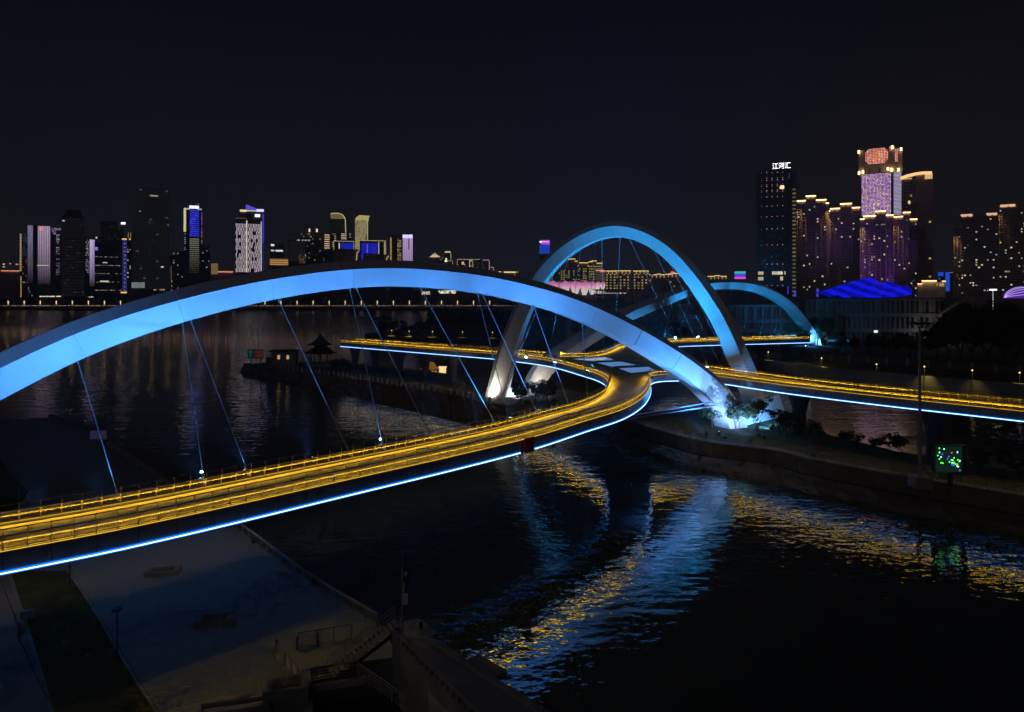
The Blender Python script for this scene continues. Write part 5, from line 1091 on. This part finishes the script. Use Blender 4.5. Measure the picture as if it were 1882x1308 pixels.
# lotus stadium
LY = 1300; r = thing('lotus_stadium', 'petal-shaped stadium glowing pink above and white below', 'stadium', loc=(D(1055, 0, LY).x, LY, 5))
pet = bpy.data.materials.new('petal skin'); pet.use_nodes = True; n_ = pet.node_tree; pb = n_.nodes['Principled BSDF']; at = n_.nodes.new('ShaderNodeAttribute'); at.attribute_name = 'lit'
n_.links.new(at.outputs['Color'], pb.inputs['Emission Color']); pb.inputs['Emission Strength'].default_value = 1.25; pb.inputs['Base Color'].default_value = (.6, .55, .55, 1); pet.cycles.emission_sampling = 'NONE'
def petal(x, w, y0, y1, dy, face=0):
    """one bowl-shaped petal: wide in the middle, pointed tip, bulging outward"""
    m = MB(); n, k = 10, 6; P_ = []
    for j in range(n + 1):
        f = j / n; ww = w * (.36 + .50 * math.sin(min(1, f * 1.05) * math.pi * .62)) * (1 if f < .72 else max(.04, 1 - ((f - .72) / .28) ** 1.6)); out = 9 * math.sin(f * 1.9); row = []
        for i in range(k + 1):
            s_ = i / k * 2 - 1; p = D(x + ww * s_, y1 + (y0 - y1) * f, LY); row.append((p.x, LY + dy - out - 3 * (1 - s_ * s_), p.z))
        P_.append((row, f))
    for (ra, fa), (rb_, fb) in zip(P_, P_[1:]):
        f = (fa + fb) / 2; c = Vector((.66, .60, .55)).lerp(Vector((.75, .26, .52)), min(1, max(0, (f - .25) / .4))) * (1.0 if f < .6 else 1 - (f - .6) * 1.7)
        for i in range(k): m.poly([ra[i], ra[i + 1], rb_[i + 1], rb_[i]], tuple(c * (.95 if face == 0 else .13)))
    m.build('petal', pet, r, colours=True)
for x, w, y0, y1, dy, f in ((1001, 12, 516, 541, 0, 0), (1016, 11, 515, 542, 0, 0), (1009, 7, 514, 530, 6, 1), (1038, 10.5, 515, 542, 0, 0), (1057, 10.5, 515, 542, 0, 0), (1048, 7, 515, 530, 6, 1), (1074, 9.5, 515.5, 542, 0, 0), (1088, 9, 516, 541, 0, 0), (1081, 6, 516, 530, 6, 1), (1099, 6, 516.5, 533, 4, 0), (1108, 5.5, 516.5, 533, 6, 0), (1027, 7, 516, 530, 6, 1), (1065.5, 6, 516, 530, 6, 1)): petal(x, w, y0, y1, dy, f)
m = MB(); X0, X1, Z0, Z1 = px2(990, 1114, 516.5, 541, LY)
m.loft([[(X0 + (X1 - X0) * (.5 + .5 * q * math.cos(t_)), LY + 40 + 34 * q * math.sin(t_), z) for t_ in [math.tau * i / 24 for i in range(24)]] for q, z in ((.9, 5), (.9, Z0), (1.0, Z1), (.85, Z1 + 1))]); m.build('bowl', FAC['dark'], r)
m = MB(); X0, X1, Z0, Z1 = px2(1094, 1180, 531.5, 533.5, LY - 80); m.box((X0, LY - 80, Z0), (X1, LY - 40, Z1)); X2, X3, Z2, Z3 = px2(1098, 1150, 533.5, 545, LY - 80); m.box((X2, LY - 78, 4.5), (X3, LY - 42, Z2)); o = m.build('transit_roof', FAC['black'])
tag(o, 'dark flat-roofed hall right of the petal stadium', 'hall')
hall = thing('hall_front', 'row of white and violet lights under the dark flat roof by the stadium', 'lights', loc=(X2, LY - 83, 5)); m = MB()
for i in range(24): xx = D(1094 + i * 2.4, 0, LY - 82).x; c = rc.choice(((1, .95, .9), (.7, .4, .9), (1, .6, .2), (.3, .3, .3), (.3, .3, .3))); pane(m, xx, xx + 1.6, D(0, 539, LY).z, D(0, 534 if i < 8 else 537, LY).z, LY - 82, sc(c, rc.uniform(.3, 1.2)))
tag(m.build('front_lights', M['pane'], hall, colours=True), kind='stuff')

# ---- right cluster
RY = 540
b = Bld('glass_tower', 'dark glass tower with rows of coloured dots and a glowing three-character roof sign', RY, [(1390, 1448, 315), (1396, 1455, 311, 2), (1454, 1463.5, 311, 5)], 'black', 30)
for j, y in enumerate((316.5, 327, 330.5, 338.5, 341.5, 349, 351.5, 361, 378, 397.5, 420, 449.5, 485, 524.5)):
    for i in range(5):
        x = 1399.5 + i * 9.75; cl = rc.choice(((.8, .15, .45), (.85, .35, .2), (.55, .55, .8), (.8, .45, .55))); b.lit(x - .6, x + .6, y - .6, y + .6, sc(cl, .9 if i else .25))
b.win(1391, 1447, 316, 498, 14, 44, lambda i, j: (.0015, .0022, .003), .8, .8).win(1392, 1447, 466, 492, 13, 8, none_win(.18, ((.16, .08, .03),)), .3, .6)  # dark panes given a faint glow of their own
b.lit(1434, 1441, 341, 347.5, (1.5, 1.05, .6)).lit(1432.5, 1434, 343, 347, (.8, .5, .3)).win(1419, 1444, 498.5, 504.5, 9, 1, none_win(.85, ((1, .7, .38), (.9, .8, .6)), .5, 1.2), .9, .95).win(1393, 1403, 498.5, 504.5, 3, 1, lambda i, j: (.62, .45, .25), .95, .95).win(1393, 1403, 508.5, 515, 3, 1, lambda i, j: (.5, .4, .25), .95, .95).lit(1434, 1439, 508, 515, (.7, .5, .3)).win(1456, 1462.5, 346, 546, 1, 28, lambda i, j: sc((.16, .13, .07), rc.uniform(.5, 1)), .95, .45).lit(1449.5, 1450.6, 318, 330, (.03, .05, .18)).lit(1447, 1449, 526, 540, (.04, .04, .55)).lit(1460, 1462.5, 534, 545, (.06, .06, .8))
b.text('江河汇', 1419.5, 1453, 299.5, 310.5, (1, 1, 1), 2.6, -.5)
m = MB(); X0, X1, Z0, Z1 = px2(1417, 1455, 310.4, 312, RY); m.box((X0, RY - .8, Z0), (X1, RY + 2, Z1)); m.build('sign_base', FAC['black'], b.r); b.done()
def apartment(label, Y, blocks, nfl, cols=3, tint=(.9, .75, .5), lit=.055, fac='brown', group='apartment towers on the right bank', strips=True, boxes=()):
    b = Bld('apartment_tower', label, Y, blocks, fac, 22, group)
    for i, q in enumerate(blocks):
        x0, x1, y = q[:3]
        if strips: b.strip(x0 + .4, x1 - .4, y - .3, (1, .64, .24), 4.2, 1.6)
        for xe in (x0 + .2, (x0 + x1) / 2 - .9, x1 - 2.0):
            X0, X1, Z0, Z1 = px2(xe, xe + 1.8, y + 1.5, 548, Y); m = MB(); m.box((X0, Y - 1.0, 4.5), (X1, Y + .3, Z1)); m.build('wall_rib', FAC['tan'], b.r)
        if (strips and (x1 - x0 < 10 or i == 0)) or (not strips and i == 0):
            p = D((x0 + min(x1, x0 + 9)) / 2, y + 2, Y); L = bpy.data.lights.new('facade_fill', 'SPOT'); L.energy = 26000; L.color = (1, .58, .16); L.spot_size = R(46); L.spot_blend = 1.0; L.shadow_soft_size = .3  # fill spot added to wash the wall from its top
            lo = bpy.data.objects.new('facade_fill', L); COL.objects.link(lo); lo.parent = b.r; lo.location = Vector((p.x, Y - 5.5, p.z + 2)) - b.r.location; lo.rotation_euler = (R(9), 0, 0)
        b.slabs(x0, x1, y + 6, 545, nfl, .5 if i % 2 else .8)
        n = max(2, round((x1 - x0) / 5.2)); b.win(x0 + .6, x1 - .6, y + 7.5, 545, n, nfl, rnd_win(lit, ((1, .72, .38), (.75, .85, .75), (.95, .8, .5), (.6, .75, .85)), .25, 1.1, .005), .5 if i % 2 else .66, .45)
    for x0, x1, y in boxes:
        X0, X1, Z0, Z1 = px2(x0, x1, y, y + 4.5, Y); m = MB(); m.box((X0, Y - .6, Z0), (X1, Y + 6, Z1)); m.build('roof_box', glow('roof box', (1, .55, .3), .95, True), b.r)
    b.done(); return b
apartment('stepped apartment tower with golden cornices right of the dark glass tower', 575, [(1464, 1481, 367.5), (1480.5, 1500, 359.5), (1499.5, 1519, 367.5), (1517, 1523.5, 374)], 34)
apartment('apartment tower with golden cornices left of the led-fronted skyscraper', 585, [(1521, 1526, 386), (1525, 1544, 382), (1543.5, 1566, 374), (1565.5, 1581, 382)], 32, lit=.06)
apartment('broad apartment tower with stepped golden cornices in front of the led skyscraper', 550, [(1580, 1589, 401), (1586, 1610, 396), (1608.5, 1628.5, 388), (1628, 1642, 396)], 30, lit=.07)
apartment('apartment tower with golden steps on the right of the broad one', 556, [(1641.5, 1660, 397), (1659, 1674, 390), (1672, 1686, 403)], 30, lit=.045)
# led skyscraper
LY2 = 640; b = Bld('led_skyscraper', 'skyscraper covered in violet led dots with an orange oval screen in its crown', LY2, [(1580, 1641.5, 317), (1641, 1657.5, 317, 1.5)], 'dark', 40)
b.win(1583, 1637.5, 318, 396, 21, 32, lambda i, j: sc(rc.choice(((1, .5, .9), (.65, .35, 1), (.95, .6, .95), (1, .5, .7), (.6, .35, 1), (.95, .8, .35), (.45, .2, .9))), rc.uniform(.7, 1.5)), .66, .62).win(1642, 1656.5, 318, 396, 1, 32, lambda i, j: sc((.72, .62, .95), rc.uniform(.7, 1)), .95, .5)
m = MB()
def cr(x0, x1, y0, y1, dy, mt, nm_, dpt=34):
    X0, X1, Z0, Z1 = px2(x0, x1, y0, y1, LY2); m = MB(); m.box((X0, LY2 + dy, Z0), (X1, LY2 + dy + dpt, Z1)); return m.build(nm_, mt, b.r)
gold = FAC['cream']
cr(1577.5, 1588, 272, 317.5, .5, gold, 'corner_pier', 10); cr(1634, 1644, 270, 317.5, .2, gold, 'corner_pier', 10); cr(1650, 1658, 274, 317.5, 2, gold, 'corner_pier', 12)
cr(1588, 1634, 272.5, 317.5, 3.5, gold, 'crown_wall'); cr(1644, 1650, 274, 317.5, 3.2, gold, 'crown_wall', 20)
def oval(xc, yc, w, h, Y, nc, nr, nm_):
    p_ = MB(); X, _, Z, _ = px2(xc, xc, yc, yc, LY2); sx, sz = w / FPX * LY2 / 2, h / FPX * LY2 / 2
    def inside_(u, v): return abs(v) < 1 and abs(u) < (1 - .35 * abs(v) ** 2.6)
    pts_ = [(math.copysign(abs(math.cos(t_)) ** .62, math.cos(t_)), math.copysign(abs(math.sin(t_)) ** .62, math.sin(t_))) for t_ in [math.tau * i / 32 for i in range(32)]]
    bk = MB(); bk.loft([[(X + sx * u, Y, Z + sz * v) for u, v in pts_], [(X + sx * u, Y + 3, Z + sz * v) for u, v in pts_]]); bk.build(nm_, FAC['black'], b.r)
    for i in range(nc):
        for j in range(nr):
            u, v = (i + .5) / nc * 2 - 1, (j + .5) / nr * 2 - 1
            if abs(u) ** 3.2 + abs(v) ** 3.2 < 1: c = sc(rc.choice(((1, .30, .16), (1, .40, .36), (1, .55, .15), (.95, .25, .3))), rc.uniform(.9, 1.9)); k_ = .68; pane(p_, X + sx * (u - k_ / nc), X + sx * (u + k_ / nc), Z + sz * (v - k_ / nr), Z + sz * (v + k_ / nr), Y - .2, c)
    tag(p_.build('led_cells', M['pane'], b.r, colours=True), kind='stuff')
oval(1611, 285.2, 43, 29, LY2 + 2.0, 15, 10, 'oval_screen'); oval(1646, 287, 8, 24, LY2 + 1.2, 3, 9, 'oval_screen')
for x, y in ((1579, 275.5), (1641, 272), (1657, 277), (1579.5, 315), (1587, 313), (1640, 313), (1652, 314), (1633, 311)):
    p = D(x, y, LY2 - 1.2); m = MB(); m.obox(p, (.9, 0, 0), (0, .5, 0), (0, 0, 1.4)); m.build('crown_lamp', glow('crown lamp', (1, .68, .28), 5, True), b.r)
for x0 in (1596, 1615): b.lit(x0, x0 + 3.5, 307, 315, (.02, .02, .02), 3.2)
for x, y in ((1606, 375), (1614, 374.5), (1606, 382)): b.lit(x - 1.2, x + 2, y - .8, y + .8, (1.2, 1, .4), -.6)
b.done()
b = Bld('crown_tower', 'tall residential tower with a glowing curved golden crown', 600, [(1658, 1684, 328), (1683, 1700, 321), (1699, 1714.5, 331)], 'brown', 26)
arc(((1656.5, 325), (1670, 321), (1684, 318.8), (1700, 318), (1714.5, 319)), 598.5, 1.2, 3, 'crown_light', glow('crown glow', (1, .58, .24), 1.3, True), b.r)
b.lit(1699.5, 1713.5, 320.5, 330, (.85, .5, .24)).lit(1658, 1676, 325.5, 328, (.7, .4, .2)).slabs(1659, 1684, 332, 545, 36, .7).win(1660, 1683, 332, 545, 4, 36, rnd_win(.03, ((1, .75, .4),), .3, 1, .006), .6, .5).win(1707, 1711, 345, 545, 1, 30, none_win(.18, ((.9, .62, .2),), .4, 1), .9, .45).lit(1669, 1673, 368, 374, (1.1, .8, .35)); b.done()
apartment('far right residential tower pair with pink-gold roof boxes', 560, [(1752, 1766, 417), (1765, 1792, 394), (1791, 1813, 393), (1812, 1834, 394)], 31, lit=.08, strips=False, boxes=((1765.5, 1787, 392.5), (1812.5, 1832, 392.5)))
apartment('rightmost residential tower cut by the picture edge', 566, [(1835, 1872, 376), (1870, 1900, 377)], 33, lit=.09, strips=False, boxes=((1838, 1866, 374.5),))
b = Bld('cream_house', 'small floodlit cream building with golden cornices at the foot of the towers', 470, [(1686, 1696, 521), (1694, 1722, 515.5), (1720, 1738, 518)], 'cream', 14)
b.strip(1694, 1721.5, 515, (1, .66, .26), 3, 1.6).strip(1686, 1695, 520.6, (1, .66, .26), 2.4, 1.4).strip(1731, 1738, 515.8, (1, .66, .26), 2.4, 1.4).win(1697, 1704, 522, 541, 2, 3, lambda i, j: (.01, .01, .01), .45, .35).win(1721, 1735, 520.5, 526, 6, 1, none_win(.8, ((.9, .55, .25),), .5, 1), .5, .9).win(1723, 1734, 534, 546, 6, 1, lambda i, j: (.02, .02, .02), .5, .9); b.done()
b = Bld('blue_house', 'bright blue lit building behind the cream one', 500, [(1723.5, 1735, 499.5), (1737, 1746, 500), (1746, 1751, 500.5)], 'black', 14)
b.lit(1724, 1734, 500, 507, (.01, .07, .62)).lit(1737.5, 1745.5, 500, 535, (.01, .07, .55)).win(1737.5, 1745.5, 500, 535, 5, 16, none_win(.35, ((.02, .12, .9),)), 1, .9).lit(1746, 1751, 500.3, 501.2, (.4, .25, .15)).lit(1725, 1728, 510, 514, (.01, .06, .4)); b.done()
# blue canopy
CY_ = 455; r = thing('blue_canopy', 'scalloped fabric canopy glowing deep blue below the apartment towers', 'canopy', loc=(D(1580, 0, CY_).x, CY_, 5))
bf = glow('blue fabric', (.006, .010, .9), .85, False); bf2 = glow('dimmed fabric glow', (.004, .006, .55), .6, False)  # canopy light put into the fabric; alternate bays dimmed as shading
def cubic(a_, f): return a_[0] + (a_[1] - a_[0]) * f
ROWS = (((1498, 539), (1593, 509.5)), ((1528, 541), (1632, 517)), ((1556, 543), (1657, 524.5)), ((1588, 545.5), (1668, 533.5)))      # front edge of each shell row, photo px
for row, ((xa, ya), (xb, yb)) in enumerate(ROWS):
    n_b = (8, 8, 7, 6)[row]
    for i in range(n_b):
        f0, f1 = i / n_b, (i + .86) / n_b; m = MB(); n = 6; q_ = 4; grid_ = []
        for j in range(n + 1):
            f = j / n; line = []
            for k in range(q_ + 1):
                t_ = f0 + (f1 - f0) * k / q_; x = xa + (xb - xa) * t_ + 26 * f; y = ya + (yb - ya) * t_ + 7.5 * f * (1 if row < 3 else .6) - 3.2 * math.sin(f * math.pi) - .7 * math.sin((k / q_) * math.pi)
                y += 9 * max(0, t_ - .75) ** 1.5 if row == 0 else 4 * max(0, t_ - .8)
                line.append(D(min(x, 1676), min(y, 546), CY_ - row * 7 - 6 * f))
            grid_.append(line)
        for a_, c_ in zip(grid_, grid_[1:]):
            for k in range(q_):
                m.poly([a_[k], a_[k + 1], c_[k + 1], c_[k]])
        for a_, c_ in zip(grid_, grid_[1:]):
            for k in range(q_): m.poly([v + Vector((0, .35, -.3)) for v in (c_[k], c_[k + 1], a_[k + 1], a_[k])])
        m.build('canopy_bay', bf if (i + row) % 2 else bf2, r)
b = Bld('canopy_base', 'dark low roof blocks under the blue canopy', 440, [(1499, 1540, 536), (1540, 1585, 541), (1587, 1640, 541), (1640, 1760, 546)], 'black', 14); b.lit(1523, 1525, 540, 543, (.3, .15, 1)).lit(1527, 1529, 539, 541, (.4, .2, 1.2)).lit(1495, 1499, 530, 546, (.08, .05, .6)); b.done()
# purple dome at the right edge
m = MB(); r = thing('purple_dome', 'round purple-lit latticed dome cut by the right picture edge', 'dome', loc=(D(1888, 0, 430).x, 430, 5)); p = D(1889, 548, 430)
m.dome((p.x, 436, p.z), 10.2, 8, 6.8, 20, 8); m.build('shell', glow('purple shell', (.18, .06, .75), .4, False), r, smooth=True)
for i in range(5):
    m = MB(); pts_ = [Vector((p.x + 10.4 * math.cos(t_), 436 - 8.2 * math.sin(t_) * math.cos(.3 + i * .3), p.z + .3 + 6.9 * math.sin(t_) * math.sin(.3 + i * .3))) for t_ in [math.pi * q / 12 for q in range(13)]]
    for a_, c_ in zip(pts_, pts_[1:]): m.bar(a_, c_, .16, 5)
    m.build('rib', glow('dome rib', (.6, .4, 1), 1.3, False), r)
p = D(1825, 533, 430); r = thing('yard_light', 'bright white yard light on a short post at right', 'lamp', loc=(p.x, 430, 5)); m = MB(); m.bar((p.x, 430, 5), p, .2, 8); m.build('post', glow('lit post', (1, .95, .9), .5, False), r); m = MB(); m.box((p.x - 1.8, 429, p.z), (p.x + 1.8, 430.5, p.z + .6)); m.build('head', glow('yard lamp', (1, .97, .92), 5, False), r)
# lattice floodlight mast before the towers
p = D(1692, 545, 470); r = thing('stadium_mast', 'dark stadium floodlight rack in front of the towers', 'mast', loc=(p.x, 470, 5)); m = MB(); m.bar((p.x - 5, 469, 5), (p.x - 5, 469, 47), .35, 6); m.build('pole', FAC['black'], r)
for i in range(6): m = MB(); z = D(0, 418 + i * 4.3, 470).z; m.box((D(1669, 0, 470).x, 468.4, z - .35), (D(1697, 0, 470).x, 468.9, z + .35)); m.build('lamp_row', FAC['black'], r)

# ---- long library / cultural building on the right bank
def storeyed(name, label, Y, x0, x1, ys, fac, depth=26, pitch=9, lit=()):
    r = thing(name, label, 'building', loc=(D((x0 + x1) / 2, 0, Y).x, Y, 5)); X0, X1 = D(x0, 0, Y).x, D(x1, 0, Y).x
    m = MB(); m.box((X0 + .5, Y + 3, 4.5), (X1 - .5, Y + depth, D(0, ys[0] + 1, Y).z)); m.build('core', FAC['dark'], r)
    for y in ys:
        z = D(0, y, Y).z; m = MB(); m.box((X0, Y, z - 1.1), (X1, Y + depth - .5, z)); m.build('floor_slab', fac, r)
    n = int((x1 - x0) / pitch)
    for k, (ya, yb) in enumerate(zip(ys, ys[1:])):
        for i in range(n + 1):
            X = X0 + (X1 - X0) * i / n; wd = rc.choice((.5, .5, .9, 2.2)); m = MB(); m.box((X, Y + .6, D(0, yb, Y).z), (min(X1, X + wd), Y + 2.9, D(0, ya, Y).z - 1.1)); m.build('wall_pier', fac, r)
        m = MB(); zb_ = D(0, yb, Y).z; m.box((X0 + .2, Y + .1, zb_), (X1 - .2, Y + .2, zb_ + 1.1)); m.build('balustrade', FAC['grey'], r)
        wmb = MB(); grid(wmb, x0 + 1, x1 - 1, ya + 4, yb, Y + 3, max(4, int((x1 - x0) / 6)), 1, .8, .85, lambda i, j: (.006, .007, .008)); tag(wmb.build('glazing', M['pane'], r, colours=True), kind='stuff')
    return r
pale = mat('pale wall', (.22, .22, .24), .8, var=.1, vscale=.1)
lib = storeyed('cultural_centre', 'long three-storey terraced building with deep balconies on the right bank', 380, 1482, 1735, (549, 579, 607, 636), mat('terrace concrete', (.17, .15, .145), .85))
a_, c_ = D(1721, 580, 378), D(1760, 555, 378); m = MB(); m.obox((a_ + c_) / 2, (c_ - a_) / 2, (0, 1.2, 0), (0, 0, .5)); m.build('outside_stair', FAC['tan'], lib)
for dz in (1.3,): m = MB(); m.bar(a_ + Vector((0, -1.2, dz)), c_ + Vector((0, -1.2, dz)), .08, 5); m.build('stair_rail', FAC['grey'], lib)
lib2 = storeyed('gallery_block', 'mid-height pale gallery with glazed floors seen through the far arch', 392, 1336, 1482, (560, 589, 607, 628), pale, pitch=16)
r = thing('library_block', 'pale block with blank upper wall and white vertical fins behind the arches', 'building', loc=(D(1240, 0, 398).x, 398, 5))
m = MB(); X0, X1, Z0, Z1 = px2(1240, 1300, 558, 640, 398); m.box((X0, 398, 4.5), (X1, 420, Z1)); m.build('wall', pale, r)
m = MB(); X0, X1, _, Z1 = px2(1264, 1293, 543, 640, 399); m.box((X0, 402, 20), (X1, 416, Z1)); m.build('penthouse', pale, r)
m = MB(); X0, X1, _, Z1 = px2(1040, 1240, 559, 640, 400); m.box((X0, 401, 4.5), (X1, 420, Z1)); m.build('fin_hall', FAC['dark'], r)
m = MB(); m.box((X0, 399, Z1), (X1, 421, Z1 + .8)); m.build('roof_slab', pale, r)
fm = MB(); fm.box((-.22, -.4, 0), (.22, .4, 1)); fme = fm.mesh('fin', pale); k_ = 0
for i in range(52):
    x = 1172 + i * 1.55
    if rc.random() < .25 or x > 1240: continue
    o = link('fin', fme, r); o.location = (D(x, 0, 399).x - r.location.x, 399 - r.location.y, 12 - r.location.z) if False else (D(x, 0, 399).x, 399, 11 + rc.choice((0, 0, 4, 6))); o.scale = (1, 1, Z1 - 12 - rc.choice((0, 0, 3)))
for x0, x1, y0, y1 in ((1247, 1288, 579, 586), (1256, 1262, 568, 578), (1269, 1282, 565, 576)):
    X0, X1, Z0, Z1 = px2(x0, x1, y0, y1, 398); m = MB(); m.box((X0, 397.4, Z0), (X1, 397.9, Z1)); m.build('window_band' if y0 == 579 else 'window', glow('band', (.02, .04, .12), .25, False) if y0 == 579 else FAC['dark'], r)
# work lights on the right bank
for x, y, w_, h_, Y, lb, k in ((1724, 617, 4, 6, 372, 'brightest white work light on the right bank', 9.0), (1610, 609, 6.5, 4, 374, 'small white lit sign board left of the high mast', 1.2)):
    p = D(x, y, Y); r = thing('work_light', lb, 'lamp', loc=(p.x, Y, 5)); m = MB(); m.bar((p.x, Y + .4, 5), (p.x, Y + .4, p.z), .15, 6); m.build('post', M['darksteel'], r)
    hw, hh = w_ / FPX * Y / 2, h_ / FPX * Y / 2; m = MB(); m.box((p.x - hw, Y, p.z - hh), (p.x + hw, Y + .3, p.z + hh)); m.build('panel', glow('work lamp', (1, 1, .97), k, False), r)
    if k > 5:
        L = bpy.data.lights.new('lamp_light', 'POINT'); L.energy = 1800; L.color = (1, .97, .9); L.shadow_soft_size = .5; lo = bpy.data.objects.new('lamp_light', L); COL.objects.link(lo); lo.parent = r; lo.location = (0, -1.5, p.z - 5)
        for q in range(3): m = MB(); z = p.z - 1.2 - q * 2.2; m.box((p.x - 7, Y + .2, z - .1), (p.x - 1, Y + .4, z + .1)); m.build('scaffold_rail', M['steel'], r)
# blue-lit shed fronts by the far foot
p = D(1545, 626, 345); r = thing('bus_shelter', 'low shelter with a cyan-lit strip right of the far arch foot', 'shelter', loc=(p.x, 345, 5))
X0, X1, Z0, Z1 = px2(1522, 1562, 624, 627.5, 345); m = MB(); m.box((X0, 345, Z1), (X1, 349, Z1 + .4)); m.build('roof', FAC['dark'], r)
m = MB(); m.box((X0, 344.8, Z0), (X1, 344.95, Z1)); m.build('light_strip', glow('cyan strip', (.02, .5, .9), .35, False), r)
for X in (X0 + .3, (X0 + X1) / 2, X1 - .3): m = MB(); m.bar((X, 347, 5), (X, 347, Z1), .12, 6); m.build('post', M['darksteel'], r)

# violet uplighter at the foot of the apartment towers
pu = D(1612, 545, 532); r = thing('uplighter', 'violet garden uplighter below the apartment towers', 'lamp', loc=(pu.x, 532, 5))
m = MB(); m.bar((pu.x, 532, 5), (pu.x, 532, 5.8), .3, 8, .4); m.build('housing', M['darksteel'], r)
for dx in (-12, 14):
    L = bpy.data.lights.new('lamp_light', 'SPOT'); L.energy = 60000; L.color = (.45, .10, .9); L.spot_size = R(60); L.spot_blend = 1; L.shadow_soft_size = .4
    lo = bpy.data.objects.new('lamp_light', L); COL.objects.link(lo); lo.parent = r; lo.location = (dx, -14, 3); lo.rotation_euler = (R(150), 0, 0)

# ------------------------------------------------------------------ night haze over the river
m = MB(); m.box((-1700, -120, -5), (1500, 1800, 232)); hz = m.build('haze', M['pane']); hm = bpy.data.materials.new('night haze'); hm.use_nodes = True; hn = hm.node_tree
hn.nodes.remove(hn.nodes['Principled BSDF']); pv = hn.nodes.new('ShaderNodeVolumePrincipled'); pv.inputs['Color'].default_value = (.85, .88, .95, 1); pv.inputs['Density'].default_value = 0.0003; pv.inputs['Anisotropy'].default_value = 0.3

for nm_ in ('Density Attribute', 'Color Attribute', 'Temperature Attribute'):
    if nm_ in pv.inputs: pv.inputs[nm_].default_value = ''
hm.cycles.homogeneous_volume = True
hn.links.new(pv.outputs[0], hn.nodes['Material Output'].inputs['Volume']); hz.data.materials.clear(); hz.data.materials.append(hm); hz['kind'] = 'stuff'; hz['label'] = 'thin night haze over the river and city'
